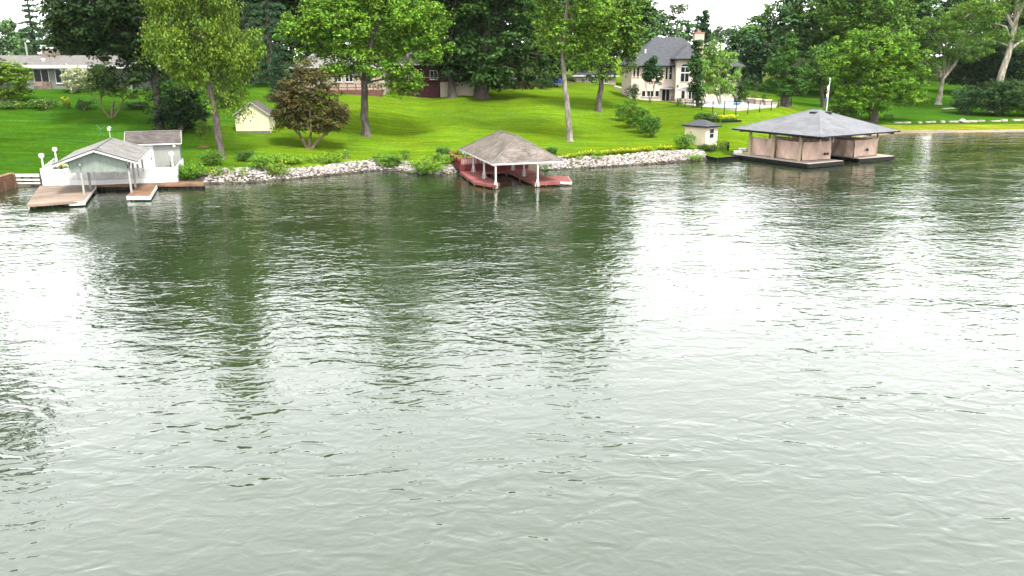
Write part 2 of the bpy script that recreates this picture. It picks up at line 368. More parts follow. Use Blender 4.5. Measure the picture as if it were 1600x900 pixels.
def make_tree(name, label, base, trunk, r0, lobes, color, csize=1.0, lsize=.34, per=40, density=1.0, cvar=.28, bk='grey', group=None, droop=0.0, upright=0.0,
              limbs=10, cat='tree', flat=.65, tips=None, stems=1, aspect=.55, squash=.85, extra_limbs=None, limb_r=.22, spots=None, depth=1.0, sub=5.0, rich=1.15):
    """base: (px,py) on the ground, or (px, None, Y). trunk: list of (px,py) above the base. lobes: (px,py,rx,ry[,dy]) in photograph pixels at the tree's own distance."""
    rng = newrng()
    if base[1] is None:
        Y = base[2]; p = P(base[0], 150, Y); b = np.array([p[0], Y, gz(p[0], Y)])
    else: b = ground(*base); Y = b[1]
    t = thing(name, label, cat, b, group); s = Y / FPX
    LB = []
    for lb in lobes:
        c = P(lb[0], lb[1], Y + (lb[4] if len(lb) > 4 else 0)); rx, rz = lb[2] * s, lb[3] * s
        LB.append((c, (rx, rx * squash * depth, rz)))
    mb = MB(); B = bark(bk)
    pts = [b + np.array([0, 0, -.25])] + [P(q[0], q[1], Y + (q[2] if len(q) > 2 else 0)) for q in trunk]
    if stems == 1:
        # finer, slightly wandering trunk
        fine = [pts[0], b + np.array([0, 0, .35])]; 
        for i in range(1, len(pts)):
            a0 = fine[-1]; 
            for k in range(1, 4): fine.append(a0 + (pts[i] - a0) * k / 3 + rng.normal(size=3) * r0 * .10)
        rad = [r0 * 1.55, r0 * 1.12] + list(np.linspace(r0, r0 * .45, len(fine) - 2))
        mb.tube(fine, rad, 10, wob=.12, rng=rng)
        anchors = fine[max(2, len(fine) // 3):]
    else:
        anchors = []
        for k in range(stems):
            th = 2 * math.pi * (k + rng.random() * .5) / stems; q = b + np.array([math.cos(th), math.sin(th), 0]) * r0 * .8
            e = pts[-1] + np.array([math.cos(th), math.sin(th), 0]) * (r0 * 3 + 1.1 * rng.random() + .3); m1 = (q + e) / 2 + rng.normal(size=3) * .18
            mb.tube([q + np.array([0, 0, -.2]), q + (m1 - q) * .5, m1, e], [r0 * .7, r0 * .55, r0 * .45, r0 * .3], 7); anchors += [m1, e]
    order = sorted(range(len(LB)), key=lambda i: -LB[i][1][0])
    for k in range(limbs):
        c, r = LB[order[k % len(LB)]]
        tgt = c + rng.normal(size=3) * np.array(r) * (.15 if k < len(LB) else .45)
        cand = [a for a in anchors if a[2] < tgt[2] + .5] or anchors
        a = min(cand, key=lambda q: np.linalg.norm(q - tgt)); a = np.array(a)
        m1 = a + (tgt - a) * .45 + np.array([0, 0, .12 * np.linalg.norm(tgt - a)]) + rng.normal(size=3) * .2
        rr = r0 * limb_r * (1.3 if k < len(LB) else .8)
        mb.tube([a, m1, tgt], [rr, rr * .7, rr * .25], 6, cap=False)
        for j in range(2):
            e = tgt + rng.normal(size=3) * np.array(r) * .4; mb.tube([m1, (m1 + e) / 2 + np.array([0, 0, .2]), e], [rr * .5, rr * .35, rr * .12], 5, cap=False)
    for path in (extra_limbs or []):
        q = [P(x[0], x[1], Y + (x[3] if len(x) > 3 else 0)) for x in path]; mb.tube(q, [x[2] * s for x in path], 8, wob=.1, rng=rng)
    part('trunk', mb, B, t, smooth=True)
    SL = []
    for (c, r) in LB:
        k = int(np.clip(round(sub * (r[0] / csize) ** .5), 4, 11)); u = unit(rng, k); r = np.array(r)
        SL.append((np.array(c), tuple(r * .55)))
        for q in u: w_ = .36 + .2 * rng.random(); SL.append((c + q * r * .72, (r[0] * w_, r[1] * w_, max(r[2] * w_, r[0] * w_ * .5))))
    C, R = lobe_clumps(rng, SL, csize * .8, density, flat)
    cap = sum(math.pi * lb[2] * lb[3] * (1.0 if lb[1] + lb[3] > -10 else .5) for lb in lobes) * rich * 5.8 / (lsize * .9 / s) ** 2
    top = P(800, -15, Y)[2]; weight = np.where(C[:, 2] > top, .6, 1.0)          # fewer leaves where only the water can see them
    foliage('crown', t, rng, C, R, per, lsize, color, cvar, droop=droop, upright=upright, tips=tips, aspect=aspect, spots=spots, cap=cap, weight=weight)
    return t

def make_conifer(label, base, top_py, half_px, color, group=None, name='spruce_tree', lsize=.3, bk='dark', start=.06, power=.85, per=26, gap=1.0):
    rng = newrng()
    if base[1] is None: Y = base[2]; p = P(base[0], 150, Y); b = np.array([p[0], Y, gz(p[0], Y)])
    else: b = ground(*base); Y = b[1]
    t = thing(name, label, 'tree', b, group); s = Y / FPX; top = P(base[0], top_py, Y); H = top[2] - b[2]; R0 = half_px * s
    mb = MB(); mb.tube([b - np.array([0, 0, .2]), b + np.array([0, 0, H * .5]), b + np.array([0, 0, H])], [H * .018 + .08, H * .011 + .04, .03], 8)
    C, R = [], []; z = start * H; k = 0
    while z < H * .985:
        f = 1 - z / H; r = R0 * f ** power; nb = max(4, int(5 + r * 1.2)); off = rng.random() * 6
        for i in range(nb):
            th = off + 2 * math.pi * i / nb + rng.normal() * .12; L = r * (.75 + .4 * rng.random()); d = np.array([math.cos(th), math.sin(th), -.22])
            o = b + np.array([0, 0, z]); e = o + d * L; mb.tube([o, o + d * L * .5 + np.array([0, 0, .06 * L]), e], [.03 + .012 * L, .03, .01], 4, cap=False)
            for q in np.arange(.3, 1.05, .24 if L > 2 else .4):
                C.append(o + d * L * q + rng.normal(size=3) * .12); w = (.28 + .16 * L * (1.1 - q)) * (.8 + .4 * rng.random()); R.append((w * 1.25, w * 1.25, w * .5))
        z += (.35 + .035 * H * (.4 + f)) * gap * (.85 + .3 * rng.random()); k += 1
    part('trunk', mb, bark(bk), t, smooth=True)
    foliage('crown', t, rng, np.array(C), np.array(R), int(per * .75), lsize, color, .22, aspect=.28, droop=.3)
    return t

def make_shrub(label, base, w_px, h_px, color, group=None, name='shrub', lsize=.15, per=32, csize=.4, cvar=.25, spots=None, upright=0.0, tips=None, density=1.0, cat='shrub', deep=.8, aspect=.55, lift=.45):
    rng = newrng(); b = ground(base[0], base[1]) if len(base) == 2 else np.array([P(base[0], base[1], base[2])[0], base[2], gz(P(base[0], base[1], base[2])[0], base[2])])
    s = b[1] / FPX; w, h = w_px * s / 2, h_px * s
    t = thing(name, label, cat, b, group)
    LB = []; k = max(3, int(w_px / 9))
    for i in range(k):
        th = 2 * math.pi * i / k + rng.random(); q = .45 * rng.random() + .15
        LB.append((b + np.array([math.cos(th) * w * q * 1.2, math.sin(th) * w * deep * q * 1.2, h * (lift + .12 * rng.random())]), (w * (.5 + .2 * rng.random()), w * deep * .55, h * (.36 + .14 * rng.random()))))
    mb = MB()
    for i in range(6):
        th = 2 * math.pi * i / 6 + rng.random(); e = b + np.array([math.cos(th) * w * .55, math.sin(th) * w * .5, h * .7]); mb.tube([b + np.array([math.cos(th) * .08, math.sin(th) * .08, -.15]), (b + e) / 2 + np.array([0, 0, .1]), e], [.03 + .012 * h, .025, .01], 5)
    part('stem', mb, bark('brown'), t, smooth=True)
    C, R = lobe_clumps(rng, LB, csize, density, .75)
    C[:, 2] = np.maximum(C[:, 2], b[2] + .05)
    foliage('foliage', t, rng, C, R, per, lsize, color, cvar, spots=spots, upright=upright, tips=tips, aspect=aspect, cap=max(500, w_px * h_px * 10 / (lsize * .9 / s) ** 2))
    return t
def make_blades(name, label, base, w_px, h_px, color, group=None, n=260, flowers=None, width=.035, cat='plant', spread=1.25, nf=20, fsize=.16):
    rng = newrng(); b = ground(*base); s = b[1] / FPX; w, h = w_px * s / 2, h_px * s; t = thing(name, label, cat, b, group)
    v, f, c = [], [], []
    for i in range(n):
        th = rng.random() * 6.283; r = math.sqrt(rng.random()) * w * .5; o = b + np.array([math.cos(th) * r, math.sin(th) * r * .8, -.05]); l = h * (.6 + .5 * rng.random()); out = w * spread * (.2 + .8 * rng.random()); ph = th + rng.normal() * .5
        d = np.array([math.cos(ph), math.sin(ph), 0]); sd = np.array([-d[1], d[0], 0]) * width; k = len(v)
        p1 = o + d * out * .42 + np.array([0, 0, l * .72]); p2 = o + d * out * 1.0 + np.array([0, 0, l * (.5 + .5 * rng.random())])
        v += [o - sd, o + sd, p1 + sd * .8, p1 - sd * .8, p2]; f += [(k, k + 1, k + 2, k + 3), (k + 3, k + 2, k + 4)]
        g = .7 + .6 * rng.random(); c += [tuple(np.array(color) * g)] * 2
    o = link_mesh('leaf_blades', v, f, leaf_mat('leaf'), t, c); o['kind'] = 'stuff'
    if flowers is not None:
        pos = b + np.stack([(rng.random(nf) - .5) * 1.7 * w, (rng.random(nf) - .5) * 1.3 * w, h * (.85 + .35 * rng.random(nf))], 1)
        pos = np.repeat(pos, 5, 0) + rng.normal(size=(nf * 5, 3)) * fsize * .35; nr = unit(rng, nf * 5); nr[:, 2] += .6
        col = np.array(flowers)[None] * (.8 + .4 * rng.random(nf * 5))[:, None]
        fl = leaf_mesh('flowers', pos, nr, np.full(nf * 5, fsize), col, t, leaf_mat('petal', .25), rng, .7); fl['kind'] = 'stuff'
    return t

# ================================================================== THE SETTING
R = random.Random(5)
def lawn_material():
    m = bpy.data.materials.new('lawn'); m.use_nodes = True; nt = m.node_tree; nt.nodes.clear(); N = nt.nodes.new; L = nt.links.new
    out = N('ShaderNodeOutputMaterial'); b = N('ShaderNodeBsdfPrincipled'); L(b.outputs[0], out.inputs[0]); b.inputs['Roughness'].default_value = .95; b.inputs['Specular IOR Level'].default_value = 0.0
    at = N('ShaderNodeAttribute'); at.attribute_name = 'Col'; tc = N('ShaderNodeTexCoord')
    def noise(scale, detail, st=(1, 1, 1), dist=0.0):
        mp = N('ShaderNodeMapping'); mp.inputs['Scale'].default_value = st; L(tc.outputs['Object'], mp.inputs[0])
        n = N('ShaderNodeTexNoise'); n.inputs['Scale'].default_value = scale; n.inputs['Detail'].default_value = detail; n.inputs['Distortion'].default_value = dist; L(mp.outputs[0], n.inputs['Vector']); return n
    cur = at.outputs['Color']
    for (sc, de, st, lo, hi, a, c) in ((.06, 4, (1, 1, 1), .78, 1.24, .3, .7), (.5, 4, (.3, 1.7, 1), .8, 1.2, .3, .7), (1.1, 3, (.12, 1.2, 1), .86, 1.14, .35, .65), (2.2, 5, (1, 1, 1), .8, 1.2, .3, .7), (14, 3, (1, 1, 1), .65, 1.35, .3, .7)):
        n = noise(sc, de, st, .4); mr = N('ShaderNodeMapRange'); mr.inputs[1].default_value = a; mr.inputs[2].default_value = c; mr.inputs[3].default_value = lo; mr.inputs[4].default_value = hi; L(n.outputs['Fac'], mr.inputs[0])
        vm = N('ShaderNodeVectorMath'); vm.operation = 'SCALE'; L(cur, vm.inputs[0]); L(mr.outputs[0], vm.inputs['Scale']); cur = vm.outputs[0]
    n = noise(.35, 5, (1, 1, 1), .8); mr = N('ShaderNodeMapRange'); mr.inputs[1].default_value = .52; mr.inputs[2].default_value = .68; L(n.outputs['Fac'], mr.inputs[0])
    mx = N('ShaderNodeMix'); mx.data_type = 'RGBA'; mx.blend_type = 'MULTIPLY'; L(mr.outputs[0], mx.inputs[0]); L(cur, mx.inputs[6]); mx.inputs[7].default_value = (.74, .86, 1.5, 1); cur = mx.outputs[2]
    n = noise(.8, 6, (1, 1, 1), .5); mr = N('ShaderNodeMapRange'); mr.inputs[1].default_value = .60; mr.inputs[2].default_value = .72; L(n.outputs['Fac'], mr.inputs[0])
    mx = N('ShaderNodeMix'); mx.data_type = 'RGBA'; mx.blend_type = 'MULTIPLY'; L(mr.outputs[0], mx.inputs[0]); L(cur, mx.inputs[6]); mx.inputs[7].default_value = (1.35, 1.05, 1.6, 1); cur = mx.outputs[2]
    n = noise(.11, 4, (1, 1, 1)); mr = N('ShaderNodeMapRange'); mr.inputs[1].default_value = .42; mr.inputs[2].default_value = .66; L(n.outputs['Fac'], mr.inputs[0])
    mx = N('ShaderNodeMix'); mx.data_type = 'RGBA'; mx.blend_type = 'MULTIPLY'; L(mr.outputs[0], mx.inputs[0]); L(cur, mx.inputs[6]); mx.inputs[7].default_value = (1.15, 1.02, .85, 1)
    L(mx.outputs[2], b.inputs['Base Color'])
    n = noise(9, 5); bu = N('ShaderNodeBump'); bu.inputs['Distance'].default_value = .06; L(n.outputs['Fac'], bu.inputs['Height']); L(bu.outputs[0], b.inputs['Normal'])
    return m
LAWN = lawn_material()
def build_ground():
    xs = np.concatenate([[-2200, -900, -400, -220, -150, -120, -100], np.arange(-88, 118, 1.0), [125, 140, 170, 230, 400, 900, 2200]])
    rows = np.concatenate([[-14, -8, -5, -3, -2, -1.2, -.6, -.2, .1, .4, .7, 1, 1.4], np.arange(2, 100, 1.0), [105, 115, 130, 150, 180, 230, 320, 500, 900, 1800, 3500]])
    X, S = np.meshgrid(xs, rows); Y = S + shore_y(X); Z = terrain(X.ravel(), Y.ravel()).reshape(X.shape)
    nr, nc = X.shape; v = np.stack([X, Y, Z], -1).reshape(-1, 3)
    f = [(r * nc + c, r * nc + c + 1, (r + 1) * nc + c + 1, (r + 1) * nc + c) for r in range(nr - 1) for c in range(nc - 1)]
    me = bpy.data.meshes.new('lawn_terrain'); me.from_pydata(v.tolist(), [], f)
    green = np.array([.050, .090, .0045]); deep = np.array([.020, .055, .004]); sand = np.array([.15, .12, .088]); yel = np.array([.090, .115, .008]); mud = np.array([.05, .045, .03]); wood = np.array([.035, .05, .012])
    x = X.ravel(); s = S.ravel(); y = Y.ravel()
    col = np.tile(green, (len(x), 1))
    def mixin(w, c):
        nonlocal col; w = np.clip(w, 0, 1)[:, None]; col = col * (1 - w) + np.array(c)[None] * w
    mixin((-x - 26) / 14 * .75, deep)  # soft tree shade painted into the lawn colour on this flank
    mixin((x - 52) / 10 * .7, deep)  # tree shade painted into the lawn colour on the opposite flank
    beach = np.clip((x - 57) / 3, 0, 1)
    mixin(beach * np.clip((8.2 - s) / 1.2, 0, 1), yel); mixin(beach * np.clip((2.6 - s) / .8, 0, 1), sand)
    mixin((1 - beach) * np.clip((26 - x) / 1.5, 0, 1) * np.clip((3.8 - s) / .8, 0, 1), (.05, .045, .032))
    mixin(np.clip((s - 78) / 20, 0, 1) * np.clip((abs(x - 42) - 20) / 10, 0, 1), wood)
    mixin(np.clip((-.05 - s) / .5, 0, 1), mud)
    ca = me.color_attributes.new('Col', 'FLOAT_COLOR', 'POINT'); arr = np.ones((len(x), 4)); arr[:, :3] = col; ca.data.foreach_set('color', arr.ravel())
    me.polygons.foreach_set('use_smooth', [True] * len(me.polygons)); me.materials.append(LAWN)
    o = bpy.data.objects.new('ground', me); COL.objects.link(o); o['kind'] = 'structure'; o['label'] = 'mown green lawn sloping down to the lake, with a sandy strip of beach'
build_ground()

def water_material():
    m = bpy.data.materials.new('lake_water'); m.use_nodes = True; nt = m.node_tree; nt.nodes.clear(); N = nt.nodes.new; L = nt.links.new
    out = N('ShaderNodeOutputMaterial'); b = N('ShaderNodeBsdfPrincipled'); L(b.outputs[0], out.inputs[0])
    b.inputs['Base Color'].default_value = (.0115, .0190, .0070, 1); b.inputs['Roughness'].default_value = .025; b.inputs['IOR'].default_value = 1.72
    tc = N('ShaderNodeTexCoord')
    def noise(scale, detail, st, rot=0.0, dist=0.0, rough=.5):
        mp = N('ShaderNodeMapping'); mp.inputs['Scale'].default_value = st; mp.inputs['Rotation'].default_value = (0, 0, rot); L(tc.outputs['Object'], mp.inputs[0])
        n = N('ShaderNodeTexNoise'); n.inputs['Scale'].default_value = scale; n.inputs['Detail'].default_value = detail; n.inputs['Roughness'].default_value = rough; n.inputs['Distortion'].default_value = dist; L(mp.outputs[0], n.inputs['Vector']); return n.outputs['Fac']
    def mul(a, k):
        n = N('ShaderNodeMath'); n.operation = 'MULTIPLY'; L(a, n.inputs[0])
        if isinstance(k, float): n.inputs[1].default_value = k
        else: L(k, n.inputs[1])
        return n.outputs[0]
    def add(a, c):
        n = N('ShaderNodeMath'); n.operation = 'ADD'; L(a, n.inputs[0]); L(c, n.inputs[1]); return n.outputs[0]
    h1 = mul(noise(.4, 2.0, (.7, 1.1, 1), .10, .5), 0.050)        # low swell, about two metres from crest to crest
    band = N('ShaderNodeMapRange'); band.inputs[1].default_value = .35; band.inputs[2].default_value = .66; band.inputs[3].default_value = .45; band.inputs[4].default_value = 1.5
    L(noise(.22, 2, (.5, 1.25, 1), .15, .5), band.inputs[0])
    h2 = mul(mul(noise(1.2, 1.2, (.68, 1.15, 1), -.2, 1.0), 0.058), band.outputs[0])        # wind ripples
    h3 = mul(noise(3.4, 1.2, (.8, 1.1, 1), .3, .8), 0.013)
    patch = N('ShaderNodeMapRange'); patch.inputs[1].default_value = .35; patch.inputs[2].default_value = .65; patch.inputs[3].default_value = .65; patch.inputs[4].default_value = 1.15
    L(noise(.045, 2, (1, 1.6, 1)), patch.inputs[0])
    hh = mul(add(add(h1, h2), h3), patch.outputs[0])
    bu = N('ShaderNodeBump'); bu.inputs['Distance'].default_value = 1.0; bu.inputs['Strength'].default_value = 1.0; L(hh, bu.inputs['Height']); L(bu.outputs[0], b.inputs['Normal'])
    return m
wm = MB(); wm.quad((-2200, -400, 0), (2200, -400, 0), (2200, 190, 0), (-2200, 190, 0))
w = part('lake_water', wm, water_material()); w['kind'] = 'structure'; w['label'] = 'rippled green lake water'

# riprap stones along the bank
def rock_mesh(rng, cx, cy, cz, r, v, f, c, col):
    # a battered lump: 12 faces
    n = 6; k = len(v); th0 = rng.random() * 6.283; sq = .6 + .5 * rng.random()
    top = cz + r * (.5 + .35 * rng.random())
    v.append((cx, cy, cz - r * .5))
    for i in range(n):
        th = th0 + 2 * math.pi * i / n; q = r * (.75 + .45 * rng.random()); v.append((cx + math.cos(th) * q, cy + math.sin(th) * q * sq, cz + r * (.3 * rng.random() - .05)))
    n2 = 4
    for i in range(n2):
        th = th0 + .3 + 2 * math.pi * i / n2; q = r * (.4 + .3 * rng.random()); v.append((cx + math.cos(th) * q, cy + math.sin(th) * q * sq, top + r * .2 * (rng.random() - .5)))
    T = [k + 1 + n + i for i in range(n2)]; B = [k + 1 + i for i in range(n)]
    f.append((T[0], T[1], T[2], T[3]))
    m = [0, 0, 1, 2, 2, 3]
    for i in range(n):
        j = (i + 1) % n; a, b2 = T[m[i]], T[m[j]]
        if a == b2: f.append((B[i], B[j], a))
        else: f.append((B[i], B[j], b2, a))
        f.append((k, B[j], B[i]))
    g = .72 + .5 * rng.random(); cc = np.array(col) * g; c.extend([tuple(cc)] * (1 + 2 * n))
STONE = mat('riprap_stone', (1, 1, 1), .85, .18, 5, .02, 12, attr=True)
def riprap(label, px0, px1, depth_fn, dens, seed, big=.185):
    rng = np.random.default_rng(seed); v, f, c = [], [], []
    x0, x1 = np.interp([px0, px1], [p[0] for p in SHORE_PX], [G(*p)[0] for p in SHORE_PX])
    n = int((x1 - x0) * dens)
    for i in range(n):
        x = x0 + (x1 - x0) * rng.random(); u = (x - x0) / (x1 - x0); dp = depth_fn(u); s = -.55 + (dp + .55) * rng.random() ** .85
        y = float(shore_y(x)) + s; z = gz(x, y); r = big * (.45 + .75 * rng.random() ** 1.6)
        col = (.205, .187, .172) if rng.random() < .75 else ((.14, .11, .095) if rng.random() < .6 else (.27, .255, .24))
        if s < .35: col = tuple(q * .16 for q in col)          # wet, algae-covered stones at the waterline
        rock_mesh(rng, x, y, z + r * .12, r, v, f, c, col)
    o = link_mesh('riprap_stones', v, f, STONE, None, c); o['kind'] = 'stuff'; o['label'] = label; o['category'] = 'stones'
riprap('bank of pale stones below the drooping yellow-green tree and the bright green tree', 316, 606, lambda u: 4.6 - 1.0 * u + .8 * math.sin(u * 9), 92, 3)
riprap('short stretch of pinkish stones beside the red dock', 606, 712, lambda u: 3.6, 70, 4)
riprap('long bank of white stones between the red dock and the cream shed', 842, 1104, lambda u: 4.5 - .8 * abs(u - .5) + .5 * math.sin(u * 11), 96, 6)

# ================================================================== WHITE-RAILED BOATHOUSE WITH BROWN DOCK
M_white = mat('white_paint', (.40, .40, .39), .5, .14, 1.3)
M_sage = mat('sage_boards', (.135, .16, .14), .7, .06, 2, attr=True)
M_sagew = mat('sage_wall', (.165, .173, .158), .7, .05, 2, attr=True)
M_shL = mat('light_shingle', (.12, .115, .11), .9, .28, .7, attr=True)
M_shB = mat('brown_shingle', (.062, .053, .05), .9, .3, .7, attr=True)
M_shG = mat('slate_shingle', (.045, .047, .053), .9, .12, 2.5, attr=True)
M_shP = mat('pale_grey_shingle', (.098, .10, .108), .85, .17, .6, attr=True)
M_dark = mat('dark_trim', (.009, .009, .010), .6, .2, 4)
M_plank = mat('brown_plank', (.125, .094, .072), .75, .34, 1.1, attr=True, stretch=(.4, .4, 1))
M_plank2 = mat('russet_plank', (.105, .060, .037), .75, .34, 1.1, attr=True)
M_pile = mat('wet_pile', (.03, .027, .022), .7, .3, 4)
M_post = mat('grey_post', (.19, .19, .175), .6, .1, 4)
M_globe = mat('lamp_globe', (.8, .8, .78), .3, .03, 4)
M_red = mat('red_stain', (.085, .014, .013), .65, .2, 1.2, attr=True)
M_redw = mat('faded_red_plank', (.135, .045, .041), .7, .34, 1.1, attr=True)
M_glass = mat('window_glass', (.008, .009, .010), .2, .2, 2, spec=.10)
M_black = mat('black_metal', (.006, .006, .007), .45, .1, 4)
M_cream = mat('cream_stucco', (.42, .35, .26), .85, .07, 1.2, .004, 30)
M_pink = mat('pinkish_stucco', (.44, .36, .305), .85, .07, .7, .004, 30)

def place_on(px, py, z): return G(px, py, z)
fr = Frame(-40.4, 74.9, -.32, .947)
BH = thing('boathouse', 'open boathouse with pale grey gable roof and sage green gable boards over a boat slip', 'boathouse', fr(1.4, 5, 0))
EZ, RZ, a0, a1, am, b0, b1 = 3.42, 4.7, -2.3, 5.0, 1.35, .2, 12.9
mb = MB()   # roof deck, a slab with real thickness
for (aa, zz) in ((a0, EZ), (a1, EZ)):
    mb.hexa([fr(aa, b0, zz - .08), fr(aa, b1, zz - .08), fr(am, b1, RZ - .08), fr(am, b0, RZ - .08), fr(aa, b0, zz), fr(aa, b1, zz), fr(am, b1, RZ), fr(am, b0, RZ)])
roof = part('roof', mb, M_white, BH)
mb = MB(); rg = random.Random(1)
shingles(mb, [fr(a0, b0, EZ), fr(a0, b1, EZ), fr(am, b1, RZ), fr(am, b0, RZ)], .16, .4, rng=rg, jit=.08)
shingles(mb, [fr(a1, b0, EZ), fr(a1, b1, EZ), fr(am, b1, RZ), fr(am, b0, RZ)], .16, .4, rng=rg, jit=.08)
part('shingles', mb, M_shL, roof, 'stuff')
mb = MB(); mb.bar(fr(am, b0 - .02, RZ + .03), fr(am, b1 + .02, RZ + .03), .22, .05); part('ridge_cap', mb, mat('ridge_dark', (.09, .085, .08), .9), roof)
for aa in (a0, a1):
    mb = MB(); mb.bar(fr(aa, b0 - .03, EZ - .1), fr(am, b0 - .03, RZ - .1), .05, .18); part('rake_board', mb, mat('pale_trim', (.33, .34, .32), .6), roof)
    mb = MB(); mb.bar(fr(aa, b0 - .06, EZ + .035), fr(am, b0 - .06, RZ + .035), .04, .06); part('drip_edge', mb, M_dark, roof)
    mb = MB(); mb.bar(fr(aa, b0, EZ - .1), fr(aa, b1, EZ - .1), .05, .14); part('fascia', mb, mat('pale_trim', (.33, .34, .32), .6), roof)
mb = MB(); rg = random.Random(2)
boards(mb, fr(-.95, .75, 0), fr(3.95, .75, 0), 2.55, 3.4, .18, .04, 0, rg, .05, ztop=lambda s: min(EZ + (s - .95 + 2.3 - .0) * (RZ - EZ) / (am - a0), EZ + (a1 - (s - .95)) * (RZ - EZ) / (a1 - am)) - .12)
part('gable_boards', mb, M_sage, BH, 'stuff')
mb = MB(); boards(mb, fr(-.95, 12.6, 0), fr(3.95, 12.6, 0), 2.55, 3.4, .18, .04, 0, rg, .05, ztop=lambda s: min(EZ + (s - .95 + 2.3) * (RZ - EZ) / (am - a0), EZ + (a1 - (s - .95)) * (RZ - EZ) / (a1 - am)) - .12)
part('gable_boards', mb, M_sage, BH, 'stuff')
for aa, lst in ((0.0, (.5, 4.2, 7.7, 12.4)), (4.1, (.5, 4.0, 7.8, 12.4))):
    for bb in lst:
        mb = MB(); mb.box(fr, aa - .09, bb - .09, .3 if bb < 9 else .6, aa + .09, bb + .09, 2.55 if bb < 1 else 3.3); part('post', mb, M_post, BH)
    mb = MB(); mb.box(fr, aa - .07, .4, 3.22, aa + .07, 12.6, 3.44); part('beam', mb, M_post, BH)
for bb in (4.1, 7.7):
    mb = MB(); mb.box(fr, -2.1, bb - .05, 3.1, 4.9, bb + .05, 3.21); part('tie_beam', mb, M_post, BH)
mb = MB(); mb.box(fr, 4.02, 1.0, 2.4, 4.16, 1.15, 3.3); mb.bar(fr(4.1, 2.2, 3.3), fr(4.1, .9, 2.5), .1, .1); part('brace', mb, M_sagew, BH)

# brown dock: platform, finger and shore walk are one floor
DK = thing('dock', 'brown plank dock with a wide platform and a narrow finger around the boat slip', 'dock', fr(-1, 4, 0))
z = .5
plat = [G(42, 320, z), G(132, 313.5, z), G(150, 289, z), G(63, 290, z)]
finger = [G(198, 306, z), G(234, 306, z), G(246, 286.5, z), G(218, 286.5, z)]
walk = [G(148, 289.5, z), G(319, 288, z), G(318, 283.5, z), G(150, 283.5, z)]
rg = random.Random(3)
for nm, pl, m, wd in (('platform_boards', plat, M_plank, .16), ('finger_boards', finger, M_plank2, .16), ('walk_boards', walk, M_plank2, .15)):
    mb = MB(); planks(mb, pl, z, (np.array(pl[1]) - np.array(pl[0]))[:2], wd, rng=rg); part(nm, mb, m, DK, 'stuff')
def skirt(parent, pl, edges, m, z0, z1, name='fascia', th=.05):
    cen = np.mean([np.array(p[:2]) for p in pl], 0)
    for i in edges:
        a, b = np.array(pl[i][:2]), np.array(pl[(i + 1) % len(pl)][:2]); d = (b - a) / np.linalg.norm(b - a); n = np.array([-d[1], d[0]])
        if np.dot(n, (a + b) / 2 - cen) < 0: n = -n
        a = a - d * .02; b = b + d * .02
        mb = MB(); mb.prism([tuple(a + n * .004), tuple(b + n * .004), tuple(b + n * th), tuple(a + n * th)], z0, z1); part(name, mb, m, parent)
skirt(DK, plat, (3,), M_plank, .3, .47); skirt(DK, plat, (1,), M_white, .22, .48)
skirt(DK, plat, (0,), M_plank, .30, .47)
skirt(DK, finger, (0, 1), M_white, .12, .48)
skirt(DK, walk, (0,), M_plank2, .3, .47)
# white corner block on the platform, white number plate on the finger end
p = np.array(G(131, 313.6, z)); mb = MB(); mb.box(Frame(p[0], p[1], -.32, .947), -1.25, -.12, .12, .1, -.055, .49); part('corner_board', mb, M_white, DK)
e0 = np.array(finger[0][:2]); e1 = np.array(finger[1][:2]); fd = Frame(*e0, *(np.array([-(e1 - e0)[1], (e1 - e0)[0]])))
mb = MB(); mb.box(fd, .75, -.09, .22, 1.75, -.07, .38); part('number_plate', mb, mat('plate', (.30, .31, .31), .5, .1), DK)
def piles(parent, pts, m=M_pile, r=.09, z0=-1.4, z1=.44):
    for p in pts:
        mb = MB(); mb.tube([(p[0], p[1], z0), (p[0], p[1], z1)], [r, r], 8); part('pile', mb, m, parent, smooth=False)
def lerp(a, b, t): return np.array(a) * (1 - t) + np.array(b) * t
pp = []
for i in range(5):
    for j in range(3): pp.append(lerp(lerp(plat[0], plat[1], .04 + .23 * i), lerp(plat[3], plat[2], .04 + .23 * i), .06 + .4 * j))
for j in range(3):
    for i in (.12, .88): pp.append(lerp(lerp(finger[0], finger[1], i), lerp(finger[3], finger[2], i), .08 + .4 * j))
piles(DK, pp)
mb = MB()
for pl in (plat, finger):
    for t in (.05, .5, .95):
        a = lerp(pl[0], pl[3], t); b = lerp(pl[1], pl[2], t); a[2] = b[2] = .37; mb.bar(lerp(a, b, .02), lerp(a, b, .98), .12, .16)
part('joists', mb, M_pile, DK, 'stuff')

# sheet-pile seawall under the walk, dark and corrugated
mb = MB(); w0, w1 = np.array(walk[0]), np.array(walk[1]); n = 70; rows = []
for i in range(n + 1):
    p = lerp(w0, w1, i / n); off = .10 if (i // 2) % 2 else .22; rows.append((p[0], p[1] + off))
for i in range(n):
    mb.hexa([(rows[i][0], rows[i][1], -1.2), (rows[i + 1][0], rows[i + 1][1], -1.2), (rows[i + 1][0], rows[i + 1][1] + .06, -1.2), (rows[i][0], rows[i][1] + .06, -1.2),
             (rows[i][0], rows[i][1], .44), (rows[i + 1][0], rows[i + 1][1], .44), (rows[i + 1][0], rows[i + 1][1] + .06, .44), (rows[i][0], rows[i][1] + .06, .44)])
o = solo('seawall', mb, mat('sheet_pile', (.018, .016, .014), .7, .3, 3), 'black corrugated seawall below the brown dock walk', 'seawall')

# pale patio behind the railing
zp = .98
pat = [G(66, 279.5, zp), G(150, 280.5, zp), G(276, 276, zp), G(288, 261, zp), G(236, 262, zp), G(130, 262, zp), G(86, 262, zp)]
mb = MB(); mb.prism([tuple(q[:2]) for q in pat], -.3, zp); o = part('patio', mb, mat('patio_concrete', (.42, .40, .37), .85, .12, 1)); o['kind'] = 'structure'

